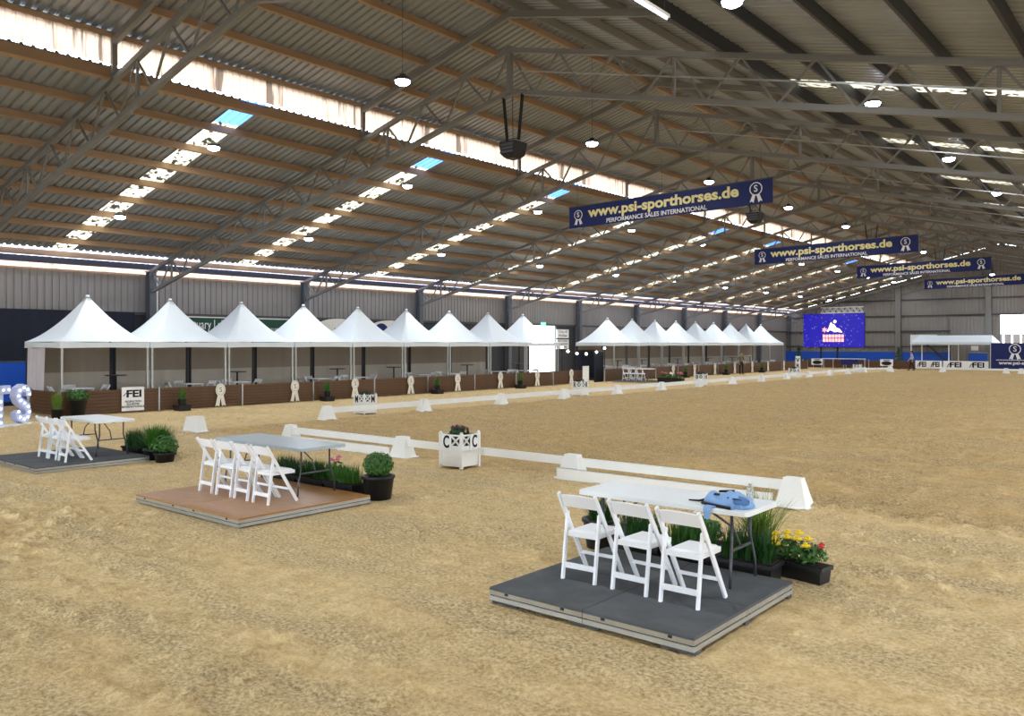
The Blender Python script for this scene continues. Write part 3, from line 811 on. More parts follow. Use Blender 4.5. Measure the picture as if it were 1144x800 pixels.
def folding_table(loc, L, W, h, label, m_top='table_white', rz=0.0):
    t = thing('folding_table', label, 'table', loc, rz)
    m = MB(); r = 0.06; out = []
    for cx, cy, a0 in ((L / 2 - r, W / 2 - r, 0), (-L / 2 + r, W / 2 - r, 90), (-L / 2 + r, -W / 2 + r, 180), (L / 2 - r, -W / 2 + r, 270)):
        for k in range(6):
            a = math.radians(a0 + 18 * k); out.append((cx + r * math.cos(a), cy + r * math.sin(a)))
    n = len(out)
    vs = [(x * 0.995, y * 0.99, h) for x, y in out] + [(x, y, h - 0.012) for x, y in out] + [(x, y, h - 0.045) for x, y in out] + [(x * 0.98, y * 0.96, h - 0.045) for x, y in out]
    fs = [tuple(range(n)), tuple(range(4 * n - 1, 3 * n - 1, -1))] + [(j * n + i, (j + 1) * n + i, (j + 1) * n + (i + 1) % n, j * n + (i + 1) % n) for j in range(3) for i in range(n)]
    m.add(vs, fs); m.build('table_top', m_top, t)
    for s in (-1, 1):
        X = s * (L / 2 - 0.22)
        for q in (-1, 1):
            yy = q * (W / 2 - 0.16)
            MB().tube([(X, yy, h - 0.05), (X, yy, 0.42), (X + 0.005 * s, yy + q * 0.02, 0.34), (X + 0.02 * s, yy + q * 0.07, 0.16), (X + 0.02 * s, yy + q * 0.08, 0.0)], 0.014, 8).build('leg', 'steel_leg', t, True)
        MB().bar((X, -(W / 2 - 0.14), 0.33), (X, W / 2 - 0.14, 0.33), 0.02, 0.02).build('crossbar', 'steel_leg', t)
        MB().tube([(X, 0, 0.33), (X - s * 0.08, 0, 0.5), (X - s * 0.42, 0, h - 0.05)], 0.011, 6).build('brace', 'steel_leg', t)
    MB().bar((-L / 2 + 0.1, 0, h - 0.055), (L / 2 - 0.1, 0, h - 0.055), 0.05, 0.02).build('centre_rail', 'steel_leg', t)
    return t

def platform(loc_min, loc_max, h, label, top_mat, edge, ncol, nrow, rz=0.0):
    (x0, y0), (x1, y1) = loc_min, loc_max
    W, D = x1 - x0, y1 - y0
    t = thing('judge_platform', label, 'platform', ((x0 + x1) / 2, (y0 + y1) / 2, 0), rz)
    pw, pd = W / ncol, D / nrow
    for i in range(ncol):
        for j in range(nrow):
            cx, cy = -W / 2 + pw * (i + 0.5), -D / 2 + pd * (j + 0.5)
            d = MB().box((cx, cy, h - 0.012), (pw - 0.008, pd - 0.008, 0.024)).build('deck_panel', top_mat, t)
            for nm, z_, hh, ins, em in (('panel_frame', h - 0.045, 0.040, 0.0, edge), ('groove', h - 0.070, 0.012, 0.012, 'black_plastic'), ('lower_frame', h - 0.095, 0.040, 0.0, 'alu')):
                f = MB()
                for s in (-1, 1):
                    f.box((cx, cy + s * (pd / 2 - 0.02 - ins), z_), (pw - 0.006, 0.035, hh)); f.box((cx + s * (pw / 2 - 0.02 - ins), cy, z_), (0.035, pd - 0.006, hh))
                f.build(nm, em, t)
            if j == 0:
                for q in (-0.3, 0.3): MB().box((cx + q * pw, -D / 2 - 0.001, h - 0.035), (0.035, 0.008, 0.02)).build('lock_slot', 'black_plastic', t)
    for i in range(ncol + 1):
        for j in range(nrow + 1):
            cx, cy = -W / 2 + pw * i, -D / 2 + pd * j
            cx = max(-W / 2 + 0.16, min(W / 2 - 0.16, cx)); cy = max(-D / 2 + 0.05, min(D / 2 - 0.05, cy))
            MB().box((cx, cy + (0.03 if j == 0 else 0), (h - 0.115) / 2), (0.3, 0.09, h - 0.115)).build('packer', 'deck_felt', t)
    return t

# judge place with the blue bag -------------------------------------------------
platform((-5.08, 5.76), (-2.99, 7.74), 0.15, 'charcoal felted platform under the table with the blue bag', 'deck_felt', 'alu_dirty', 2, 2)
HZ = 0.15
tabA = folding_table((-4.07, 7.41, HZ), 1.86, 0.72, 0.735, 'white folding table with a blue bag lying on it')
lab = 'white folding chair at the bag table, '
place_chair(-4.55, 6.66, HZ, 0.04, lab + 'end one away from the yellow flowers', 'chairs at the bag table')
place_chair(-3.98, 6.66, HZ, -0.02, lab + 'middle of the three', 'chairs at the bag table')
place_chair(-3.46, 6.62, HZ, 0.0, lab + 'end one on the yellow flower side', 'chairs at the bag table')
# judge place on plywood ----------------------------------------------------------
platform((-12.38, 5.98), (-9.6, 8.2), 0.13, 'glossy brown plywood platform with aluminium edge', 'deck_ply', 'alu', 2, 2)
folding_table((-11.28, 7.74, 0.13), 2.35, 0.84, 0.735, 'long pale grey folding table on the plywood platform', 'table_grey')
names = ('first of four, farthest from the round bush', 'second of four counting towards the round bush', 'third of four counting towards the round bush', 'last of four, nearest the round bush')
for i, x in enumerate((-11.72, -11.24, -10.76, -10.27)):
    place_chair(x, 6.98, 0.13, (-0.03, 0.05, -0.04, 0.02)[i], 'white folding chair at the grey table, ' + names[i], 'chairs at the grey table')
# judge place by the letters -------------------------------------------------------
platform((-18.95, 6.1), (-16.5, 8.26), 0.12, 'dark grey platform near the lit letters with three chairs in a huddle', 'deck_felt', 'alu', 2, 2)
folding_table((-17.75, 7.76, 0.12), 1.75, 0.8, 0.735, 'white folding table on the dark platform near the lit letters')
for i, x in enumerate((-17.88, -17.41, -16.94)):
    place_chair(x, 6.98, 0.12, (0.05, -0.03, -0.05)[i], 'white folding chair at the table near the lit letters, ' + ('end one towards the lit letters', 'middle of the huddle', 'end one towards the plywood platform')[i], 'chairs at the table near the letters')
# distant judge place ---------------------------------------------------------------
pc = G(700, 426.5)
pc = Vector((-27.1, 44.4, 0))
platform((pc.x - 1.1, pc.y - 0.9), (pc.x + 1.0, pc.y + 1.1), 0.12, 'small distant judge platform on the sand before the dark bar screen', 'deck_felt', 'alu_dirty', 2, 1)
folding_table((pc.x, pc.y + 0.6, 0.12), 1.8, 0.76, 0.735, 'white folding table on the distant platform before the dark bar screen')
for i in range(3):
    place_chair(pc.x - 0.5 + 0.5 * i, pc.y - 0.1, 0.12, 0, 'white folding chair on the distant platform, %s from the slat fence' % ORD[i], 'chairs on the distant platform')

# plants round the judge places ------------------------------------------------------
for i, x in enumerate((-4.85, -4.22)):
    grass_trough((x, 8.08, 0), 0.58, 0.40, ('leafy grass trough behind the bag table, beyond the end chair', 'leafy grass trough behind the bag table, at its middle')[i], 480, 70 + i, 'grass_dark' if i == 0 else 'leaf', 0.16)
t = thing('daisy_planter', 'small black trough of white daisies behind the bag table', 'planter', (-4.3, 8.5, 0))
trough(t, 0.5, 0.24, 0.2); leaves(260, (0, 0, 0.33), (0.24, 0.14, 0.13), 0.045, 80, 0.1).build('foliage', 'leaf', t)
flowers(t, [(random.uniform(-.2, .2), random.uniform(-.12, .1), random.uniform(.4, .5)) for _ in range(9)], 0.028, 'petal_white')
grass_trough((-3.58, 8.08, 0), 0.6, 0.40, 'long green grass trough behind the bag table, beside the flower box', 460, 73, 'grass_dark', 0.2, wid=0.008)
grass_pot((-3.74, 8.72, 0), 0.2, 0.22, 0.74, 'tall arching grass tuft in a black tub beside the yellow flowers', 330, 74, 'grass_lime', 0.6, wid=0.006)
grass_pot((-5.48, 8.2, 0), 0.2, 0.34, 0.36, 'black pot of grass beyond the end of the bag table', 220, 75, 'grass_dark', 0.3)
pf = G(897, 648)
t = thing('flower_box', 'black trough of yellow and red marigolds beside the bag table platform', 'planter', (-3.2, 8.42, 0), math.radians(-10))
trough(t, 0.62, 0.22, 0.17)
rng = random.Random(9)
leaves(620, (0, 0, 0.27), (0.32, 0.15, 0.13), 0.032, 81, 0.1).build('foliage', 'leaf', t)
flowers(t, [(-0.27, 0.02, 0.40), (-0.22, -0.08, 0.37), (-0.15, 0.05, 0.43), (-0.10, -0.04, 0.40), (-0.03, 0.07, 0.44), (0.02, -0.05, 0.41), (0.08, 0.06, 0.40), (0.13, -0.07, 0.36), (-0.19, -0.1, 0.33)], 0.05, 'petal_yellow')
flowers(t, [(0.26, -0.01, 0.36), (0.23, 0.06, 0.37)], 0.034, 'petal_red')

for i, x in enumerate((-12.0, -11.25, -10.5)):
    grass_trough((x, 8.44, 0), 0.72, 0.34, ('dark grass trough behind the grey table, farthest from the round bush', 'dark grass trough behind the grey table, middle of the row', 'dark grass trough behind the grey table, beside the round bush')[i], 560, 90 + i, ('leaf_dark', 'grass_dark', 'grass')[i], 0.14)
t = thing('pink_flowers', 'small pot of pink flowers behind the grey table', 'potted plant', (-11.15, 8.78, 0))
pot(t, 0.1, 0.13, 0.22); leaves(120, (0, 0, 0.32), (0.16, 0.16, 0.12), 0.04, 95, 0.1).build('foliage', 'leaf', t)
flowers(t, [(-.05, -.05, .46), (.06, -.03, .47), (0, .05, .5)], 0.05, 'petal_pink')
t = thing('box_ball', 'round clipped box bush in a black bucket pot beside the plywood platform', 'potted plant', (-9.83, 8.55, 0))
pot(t, 0.2, 0.245, 0.36); leaves(1500, (0, 0, 0.53), (0.24, 0.24, 0.2), 0.026, 96, 0.72).build('foliage', 'leaf', t)
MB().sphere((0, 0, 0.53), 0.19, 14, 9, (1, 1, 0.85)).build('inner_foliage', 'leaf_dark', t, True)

grass_trough((-17.55, 8.5, 0), 0.75, 0.45, 'green grass trough behind the table near the lit letters', 520, 100, 'grass_dark', 0.15)
grass_pot((-16.72, 8.52, 0), 0.26, 0.22, 0.62, 'bushy bright grass in a black tub near the letters table', 900, 101, 'grass', 0.42, wid=0.009)
grass_trough((-17.2, 8.95, 0), 0.5, 0.4, 'short green grass trough between the bushy grass and the letters table', 300, 103, 'grass', 0.15)
t = thing('potted_shrub', 'small leafy shrub in a low black pot at the platform corner near the letters', 'potted plant', (-16.2, 8.42, 0))
pot(t, 0.17, 0.2, 0.2); leaves(520, (0, 0, 0.36), (0.3, 0.28, 0.19), 0.04, 102, 0.2).build('foliage', 'leaf', t)

t = thing('flower_bed', 'low planter of mixed flowers on the distant platform before the bar screen', 'planter', (pc.x + 2.0, pc.y + 0.9, 0), 0)
trough(t, 1.7, 0.4, 0.3); leaves(260, (0, 0, 0.42), (0.82, 0.2, 0.2), 0.07, 104, 0.1).build('foliage', 'leaf', t)
flowers(t, [(-.6, 0, .62), (-.4, .1, .58), (.5, 0, .6), (.65, .05, .62), (.75, -.05, .58)], 0.1, 'petal_pink'); flowers(t, [(0, 0, .6), (.12, -.1, .56)], 0.1, 'petal_white')

# ------------------------------------------------------------------ bag and bottle on the table
TZ = HZ + 0.735
def bag():
    t = thing('blue_bag', 'light blue backpack lying crumpled on the white table', 'bag', (-3.42, 7.26, TZ), math.radians(-3))
    out = [(-.25, -.03), (-.235, .05), (-.17, .11), (-.08, .125), (.02, .10), (.09, .15), (.16, .155), (.22, .11), (.245, .03), (.24, -.06), (.20, -.12), (.13, -.13), (.13, -.18), (.05, -.155), (-.06, -.14), (-.16, -.12), (-.22, -.09)]
    pts = []
    for i in range(len(out)):
        p, q = Vector(out[i]), Vector(out[(i + 1) % len(out)])
        for k in range(3): pts.append(p.lerp(q, k / 3))
    n = len(pts); rings = 9; vs = []; fs = []
    for j in range(rings):
        r = 1 - j / rings; hh = 0.115 * (1 - r ** 2.6) ** 0.6
        for p in pts:
            x, y = p.x * r, p.y * r
            f = 1 + 0.22 * math.sin(26 * x + 14 * y) + 0.16 * math.sin(38 * y - 9 * x + 1.0) + 0.25 * (x > 0.05) * math.sin(9 * (x - 0.05))
            if j == 0: vs.append((x, y, 0.002))
            else: vs.append((x, y, max(0.006, hh * (f - 0.25 * math.exp(-((x - 0.045) / 0.03) ** 2)))))
    vs.append((0, 0, 0.10))
    for j in range(rings - 1):
        for i in range(n): fs.append((j * n + i, j * n + (i + 1) % n, (j + 1) * n + (i + 1) % n, (j + 1) * n + i))
    for i in range(n): fs.append(((rings - 1) * n + i, (rings - 1) * n + (i + 1) % n, len(vs) - 1))
    fs.append(tuple(range(n - 1, -1, -1)))
    MB().add(vs, fs).build('body', 'bag_blue', t, True)
    m = MB(); m.sphere((0.14, -0.055, 0.062), 0.1, 16, 8, (1.0, 0.72, 0.5)); pk = m.build('pocket', 'bag_dark', t, True)
    MB().tube([(0.04, -0.085, 0.09), (0.10, -0.115, 0.092), (0.18, -0.105, 0.085), (0.235, -0.05, 0.075)], 0.007, 6).build('zip', 'strap_black', pk)
    MB().box((-0.07, -0.085, 0.108), (0.055, 0.022, 0.008), M=Matrix.Rotation(0.6, 3, 'X')).build('label_patch', 'strap_black', t)
    MB().tube([(-0.23, -0.02, 0.03), (-0.28, -0.04, 0.016), (-0.33, -0.02, 0.01), (-0.40, -0.03, 0.008)], [0.014, 0.011, 0.009, 0.007], 6).build('strap', 'strap_black', t, True)
    MB().bar((-0.14, 0.09, 0.105), (0.0, 0.12, 0.12), 0.03, 0.02).build('carry_handle', 'strap_black', t)
    MB().tube([(-0.22, -0.095, 0.014), (-0.12, -0.145, 0.016), (0.02, -0.165, 0.016), (0.12, -0.175, 0.012)], 0.014, 6).build('shoulder_strap', 'strap_black', t, True)
    m = MB(); vs = []
    prof = ((-0.135, 0.003), (-0.195, 0.004), (-0.222, 0.001), (-0.232, -0.03), (-0.235, -0.07), (-0.237, -0.1))
    for i, (yy, zz) in enumerate(prof):
        w0, w1 = -0.135 + 0.004 * i, -0.03 - 0.006 * i
        vs += [(w0, yy, zz), (w1, yy, zz), (w0, yy - (0.0 if i < 2 else 0.01), zz + (0.012 if i < 3 else 0.002)), (w1, yy - (0.0 if i < 2 else 0.01), zz + (0.012 if i < 3 else 0.002))]
    fs = []
    for i in range(len(prof) - 1): fs += [(4 * i, 4 * i + 1, 4 * i + 5, 4 * i + 4), (4 * i + 2, 4 * i + 6, 4 * i + 7, 4 * i + 3), (4 * i, 4 * i + 4, 4 * i + 6, 4 * i + 2), (4 * i + 1, 4 * i + 3, 4 * i + 7, 4 * i + 5)]
    fs += [(0, 2, 3, 1), (20, 21, 23, 22)]
    m.add(vs, fs); m.build('hanging_flap', 'bag_blue', t)
bag()
t = thing('water_bottle', 'clear plastic water bottle standing behind the blue bag', 'bottle', (-3.32, 7.52, TZ))
MB().lathe([(0.03, 0), (0.034, 0.01), (0.034, 0.12), (0.03, 0.135), (0.014, 0.175), (0.013, 0.19)], n=14).build('body', 'clear_plastic', t, True)
MB().lathe([(0.016, 0.188), (0.016, 0.21)], n=12).build('cap', 'white_plastic', t)

# ------------------------------------------------------------------ dressage rails
def rail_block(loc, rz, label, group):
    t = thing('rail_block', label, 'post', loc, rz, group)
    MB().frustum((0, 0, 0), (0.50, 0.34), (0.26, 0.16), 0.42).build('block', 'white_pvc', t)
    MB().box((0, 0, 0.012), (0.56, 0.4, 0.024)).build('flange', 'white_pvc', t)
    MB().box((0, 0, 0.425), (0.27, 0.17, 0.012)).build('cap', 'white_pvc', t)
    return t
NY = 12.05
def board(p0, p1, label, group, z0=0.23, z1=0.38, th=0.035, name='rail_board'):
    p0, p1 = Vector(p0), Vector(p1); d = p1 - p0; L = d.length; ang = math.atan2(d.y, d.x)
    m = MB(); m.box((L / 2, 0, (z0 + z1) / 2), (L, th, z1 - z0)); m.box((L / 2, 0, z1 - 0.006), (L, th + 0.012, 0.012))
    o = tag(link(name, m.mesh(name, 'white_pvc'), None, (p0.x, p0.y, 0)), label, 'rail', group); o.rotation_euler = (0, 0, ang); return o
xsR = [at_y(325, NY), at_y(450, NY), at_y(640, NY), at_y(887, NY)]
g_ = 'white rail across the near end of the arena'
for i in range(3):
    board((xsR[i], NY, 0), (xsR[i + 1], NY, 0), ('upper white rail board beyond the grey table', 'white rail board behind the letter C box', 'upper white rail board beyond the bag table')[i], g_)
board((xsR[0] + 0.2, NY - 0.16, 0), (xsR[1] - 0.25, NY - 0.16, 0), 'lower white board lying under the rail beyond the grey table', g_, 0.0, 0.2)
board((xsR[2] - 0.2, NY - 0.2, 0), (xsR[3] - 0.25, NY - 0.2, 0), 'lower white board lying under the rail beyond the bag table', g_, 0.0, 0.2)
for i, x in enumerate(xsR):
    rail_block((x, NY, 0), 0, ('white flared rail block at the end beyond the grey table', 'white flared rail block between the round bush and letter C box', 'white flared rail block between letter C box and bag table', 'white flared rail block at the free end beyond the flower box')[i], g_)
LY0, LY1 = 16.1, 72.0
lx = lambda y: -21.25 - 0.5 * (y - LY0) / (LY1 - LY0)
pxs = [362, 469, 556, 627, 686, 740, 781, 820, 852]
ysR = [at_x(p, -21.4) for p in pxs]
step = (ysR[5] - ysR[0]) / 5
y = ysR[0]; ysR = []
while y < LY1: ysR.append(y); y += step
for i, y in enumerate(ysR):
    rail_block((lx(y), y, 0), math.pi / 2, 'white flared rail block, %s along the long side from the letter C end' % ORD[i], 'rail feet of the long side')
    if i + 1 < len(ysR):
        y2 = ysR[i + 1]; board((lx(y) - 0.05, y, 0), (lx(y2) - 0.05, y2, 0), 'white rail board, %s along the long side from the letter C end' % ORD[i], 'rail boards of the long side', 0.2, 0.38)
yl = ysR[-1]
fe = G(975, 416)
board((lx(yl), yl, 0), (fe.x + 1.0, fe.y + 1.5, 0), 'white rail board turning the far corner of the arena', 'far rail boards')
rail_block((fe.x + 1.0, fe.y + 1.5, 0), 0.6, 'white flared rail block at the far corner of the arena', 'far rail feet')
FY = 76.5
fxs = [at_y(p, FY) for p in (1053, 1124, 1141, 1200)]
for i in range(3): board((fxs[i], FY, 0), (fxs[i + 1], FY, 0), 'white rail board before the gazebo, %s from the walking person' % ORD[i], 'far rail boards')
for i, x in enumerate(fxs): rail_block((x, FY, 0), 0, 'white flared rail block before the gazebo, %s from the walking person' % ORD[i], 'far rail feet')
t = thing('marker_block', 'lone white flared block on the sand behind the grey table', 'block', G(218, 482.5), 0.3)
MB().frustum((0, 0, 0), (0.5, 0.42), (0.36, 0.3), 0.42).build('block', 'white_pvc', t); MB().box((0, 0, 0.012), (0.56, 0.48, 0.024)).build('flange', 'white_pvc', t)
wb = G(994, 414.5); rail_block((at_y(994, 77.5), 77.5, 0), 0, 'lone white flared block before the low fence board signs', 'far rail feet')

# ------------------------------------------------------------------ letter boxes
def letter_box(loc, ch, label, rz):
    t = thing('letter_box', label, 'planter', loc, rz, 'white letter boxes round the arena')
    w = 0.52; h = 0.62
    for sx in (-1, 1):
        for sy in (-1, 1):
            p = MB().box((sx * w / 2, sy * w / 2, 0.34), (0.055, 0.055, 0.68)); p.box((sx * w / 2, sy * w / 2, 0.69), (0.035, 0.035, 0.03)); p.build('corner_post', 'white_wood', t)
    for k in range(4):
        R = Matrix.Rotation(k * math.pi / 2, 4, 'Z')
        m = MB(); m.box((0, -w / 2, 0.225), (w - 0.05, 0.02, 0.37)); m.v = [tuple(R @ Vector(v)) for v in m.v]; m.build('panel', 'white_wood', t)
        m = MB(); m.box((0, -w / 2, 0.42), (w - 0.05, 0.03, 0.03)); m.box((0, -w / 2, 0.635), (w - 0.05, 0.03, 0.03))
        e = 1 if k % 2 == 0 else -1; m.bar((0.0, -w / 2, 0.43), (0.23 * e, -w / 2, 0.63), 0.03, 0.025, (0, 1, 0)); m.bar((0.0, -w / 2, 0.63), (0.23 * e, -w / 2, 0.43), 0.03, 0.025, (0, 1, 0))
        m.bar((-0.23 * e, -w / 2, 0.43), (-0.03 * e, -w / 2, 0.63), 0.03, 0.025, (0, 1, 0))
        m.v = [tuple(R @ Vector(v)) for v in m.v]; m.build('lattice', 'white_wood', t)
        if k in (0, 1):
            off = -0.09 if k == 0 else 0.09
            m = MB(); m.box((off, -w / 2 - 0.03, 0.5), (0.24, 0.012, 0.3)); m.v = [tuple(R @ Vector(v)) for v in m.v]; pl = m.build('plate', 'sign_white', t)
            lp = R @ Vector((off, -w / 2 - 0.04, 0.5)); text('letter', ch, 0.33, 'ink', pl, lp, (math.pi / 2, 0, k * math.pi / 2), bold=0.008, width=0.15)
        m = MB(); m.box((0, -w / 2 + 0.03, 0.53), (w - 0.06, 0.006, 0.2)); m.v = [tuple(R @ Vector(v)) for v in m.v]; m.build('liner', 'black_plastic', t)
    MB().box((0, 0, 0.6), (w - 0.1, w - 0.1, 0.03)).build('soil', 'soil', t)
    leaves(160, (0, 0, 0.7), (0.2, 0.2, 0.1), 0.05, 5, 0.1).build('foliage', 'leaf_dark', t)
    rg = random.Random(3)
    flowers(t, [(rg.uniform(-.15, .15), rg.uniform(-.15, .15), rg.uniform(.72, .79)) for _ in range(9)], 0.05, 'petal_purple')
letter_box((-11.15, 11.78, 0), 'C', 'white lattice planter box with letter C at the near rail', 0.06)
for ch, px in (('M', 408), ('R', 648), ('B', 783), ('P', 887), ('F', 958)):
    Y = {'M': 18.9, 'R': at_x(648, -22.3), 'B': at_x(788, -22.3), 'P': at_x(887, -22.3), 'F': at_x(958, -22.3)}[ch]
    Y = at_x(px, -22.1)
    letter_box((-22.1, Y, 0), ch, 'white lattice planter box with letter %s on the long side of the arena' % ch, 0.0)

# ------------------------------------------------------------------ banners across the ridge
def ribbon_emblem(parent, x, z, s, off=0.0):
    n = 20
    for r, mm, dy in ((0.30, 'banner_white', -0.008), (0.255, 'banner_navy', -0.012)):
        q = MB(); q.prism([(x + s * r * math.cos(2 * math.pi * i / n), z + s * (0.12 + r * math.sin(2 * math.pi * i / n))) for i in range(n)], 0.006); q.v = [(a, b + dy + off, c) for a, b, c in q.v]; q.build('emblem_ring', mm, parent)
    text('emblem_letter', 'S', 0.42 * s, 'banner_white', parent, (x, -0.02 + off, z + 0.12 * s), bold=0.004)
    for k in (-1, 1):
        q = MB(); q.prism([(x + k * s * 0.03, z - s * 0.17), (x + k * s * 0.17, z - s * 0.14), (x + k * s * 0.30, z - s * 0.46), (x + k * s * 0.2, z - s * 0.42), (x + k * s * 0.12, z - s * 0.5)], 0.006); q.v = [(a, b - 0.01 + off, c) for a, b, c in q.v]; q.build('emblem_tail', 'banner_white', parent)
BW, BH = 7.95, 0.80
def make_banner():
    t = thing('hanging_banner', 'blue hanging banner reading www.psi-sporthorses.de', 'banner', group='blue banners hung across the hall')
    m = MB(); n = 24; vs = []
    for i in range(n + 1):
        x = -BW / 2 + BW * i / n; w = 0.01 * math.sin(i * 0.9)
        vs += [(x, w, -BH / 2), (x, w, BH / 2), (x, w + 0.01, -BH / 2), (x, w + 0.01, BH / 2)]
    fs = []
    for i in range(n): fs += [(4 * i, 4 * i + 4, 4 * i + 5, 4 * i + 1), (4 * i + 2, 4 * i + 3, 4 * i + 7, 4 * i + 6), (4 * i, 4 * i + 2, 4 * i + 6, 4 * i + 4), (4 * i + 1, 4 * i + 5, 4 * i + 7, 4 * i + 3)]
    m.add(vs, fs); m.build('cloth', 'banner_navy', t)
    text('web_address', 'www.psi-sporthorses.de', 0.50, 'banner_cream', t, (-0.12, -0.02, 0.10), bold=0.017, width=5.95)
    text('slogan', 'PERFORMANCE SALES INTERNATIONAL', 0.22, 'banner_white', t, (-0.3, -0.02, -0.28), bold=0.004, width=4.0)
    ribbon_emblem(t, -BW / 2 + 0.42, 0.0, 0.62); ribbon_emblem(t, BW / 2 - 0.55, 0.02, 0.72)
    MB().box((0, 0.005, BH / 2), (BW + 0.1, 0.03, 0.03)).build('top_bar', 'steel_dark', t)
    for x in (-3.6, 0, 3.6): MB().tube([(x, 0.005, BH / 2), (x, 0.005, BH / 2 + 1.25 - 0.2 * abs(x) / 3.6)], 0.006, 5).build('hanging_cord', 'steel_dark', t)
    return t
ban0 = make_banner()
blab = ('nearest the hanging speaker over the grey table end', 'second along the ridge', 'third along the ridge', 'last along the ridge, before the end wall')
for i, (y, dz) in enumerate(((25.7, 0), (41.78, 0.0), (57.86, 0.0), (73.94, 0.0))):
    lab = 'blue banner reading www.psi-sporthorses.de, ' + ('hung closest to the lone black speaker', 'second counting from the lone black speaker', 'third counting from the lone black speaker', 'hung closest to the end wall')[i]
    zc = (7.22, 7.0, 7.25, 7.3)[i]
    if i == 0: ban0.location = (-14.5, y - 0.15, zc); ban0['label'] = lab; ban0.rotation_euler = (0, math.radians(-1.0), 0); bpy.context.view_layer.update()
    else: copy_tree(ban0, (-14.6 + (0, 0.45, 0.65, 1.0)[i], y - 0.15, zc), label=lab)

# ------------------------------------------------------------------ speakers hung at the ridge
def make_speaker():
    t = thing('hanging_speaker', 'black loudspeaker hung on two straps from the ridge', 'speaker', group='loudspeakers hung along the ridge')
    m = MB(); m.frustum((0, 0, 0.10), (0.44, 0.5), (0.56, 0.56), 0.34); m.frustum((0, 0, 0.0), (0.26, 0.3), (0.44, 0.5), 0.10); m.build('cabinet', 'black_plastic', t)
    for k in range(3): MB().box((0, -0.285 + 0.0 * k, 0.16 + 0.1 * k), (0.46, 0.02, 0.06)).build('grille', 'steel_dark', t)
    q = MB(); q.tube([(-0.22, 0, 0.44), (-0.2, 0, 0.56), (0.2, 0, 0.56), (0.22, 0, 0.44)], 0.014, 6); q.build('yoke', 'steel_dark', t)
    for s in (-1, 1):
        MB().bar((s * 0.2, 0, 0.5), (s * 0.34, 0, 1.75), 0.10, 0.03).build('strap', 'strap_black', t)
    MB().tube([(0, 0, 0.56), (-0.02, 0, 1.75)], 0.012, 5).build('safety_chain', 'steel_dark', t)
    MB().box((0, 0, 1.76), (0.95, 0.06, 0.06)).build('hanging_bar', 'steel_grey', t)
    return t
sp0 = make_speaker()
zb = zl(RX) - 0.36 - 1.15
for i, y in enumerate((Y0, Y0 + 2 * BAY, Y0 + 4 * BAY, Y0 + 6 * BAY)):
    lab = 'black hanging loudspeaker, ' + ('alone before the first blue banner', 'behind the first blue banner', 'above the second blue banner', 'above the third blue banner')[i]
    p = (RX + 0.15, y - 0.05, zb - 1.9)
    if i == 0: sp0.location = p; sp0['label'] = lab; bpy.context.view_layer.update()
    else: copy_tree(sp0, p, label=lab)

# ------------------------------------------------------------------ high-bay lamps
def make_lamp():
    t = thing('high_bay_lamp', 'round high-bay lamp hanging under the roof', 'lamp', group='high-bay lamps')
    MB().lathe([(0.07, 0.16), (0.1, 0.1), (0.19, 0.07), (0.2, 0.0), (0.18, -0.005)], n=16).build('housing', 'steel_dark', t, True)
    MB().lathe([(0.19, 0.01), (0.17, -0.06), (0.10, -0.10), (0.01, -0.11)], n=12).build('lens', 'led', t, True)
    MB().tube([(0, 0, 0.14), (0, 0, 0.38)], 0.008, 5).build('hook', 'steel_dark', t)
    ld = bpy.data.lights.new('lamp_light', 'AREA'); ld.shape = 'DISK'; ld.size = 0.36; ld.energy = 95.0; ld.color = (0.90, 0.95, 1.0)
    lo = bpy.data.objects.new('lamp_light', ld); col.objects.link(lo); lo.parent = t; lo.location = (0, 0, -0.13)
    return t
lamp0 = make_lamp(); fl = True
for k in range(1, len(TR) - 1):
    ym = TR[k] + BAY / 2
    for d in (-14.6, -8.45, 0, 8.45, 14.6):
        X = RX + d; z = zl(X) - 0.42 if d else 8.72
        rowname = {0: 'on a long wire under the ridge', -8.45: 'under the tent-side slope, nearer the ridge', -14.6: 'under the tent-side slope, nearer the eave', 8.45: 'under the open-arena slope, nearer the ridge', 14.6: 'under the open-arena slope, nearer the eave'}[d]
        lab = 'high-bay lamp ' + rowname + ', %s from the end wall' % ORD[11 - k]
        if fl: o = lamp0; o.location = (X, ym, z); o['label'] = lab; o['group'] = 'lamps ' + rowname; fl = False; bpy.context.view_layer.update()
        else: o = copy_tree(lamp0, (X, ym, z), label=lab, group='lamps ' + rowname)
        if d == 0: MB().tube([(0, 0, 0.38), (0, 0, zm(RX) - z - 0.15)], 0.006, 4).build('long_wire', 'steel_dark', o)
t = thing('batten_lamp', 'single white tube lamp hung beside the ridge opening', 'lamp', (-8.0, 13.7, 8.72))
MB().box((0, 0, 0.04), (0.1, 1.25, 0.06)).build('batten', 'white_plastic', t); MB().tube([(0, -0.58, -0.02), (0, 0.58, -0.02)], 0.02, 8).build('tube', 'bulb', t)
for yy in (-0.5, 0.5): MB().tube([(0, yy, 0.06), (0, yy, 0.42)], 0.006, 4).build('hanging_wire', 'steel_dark', t)

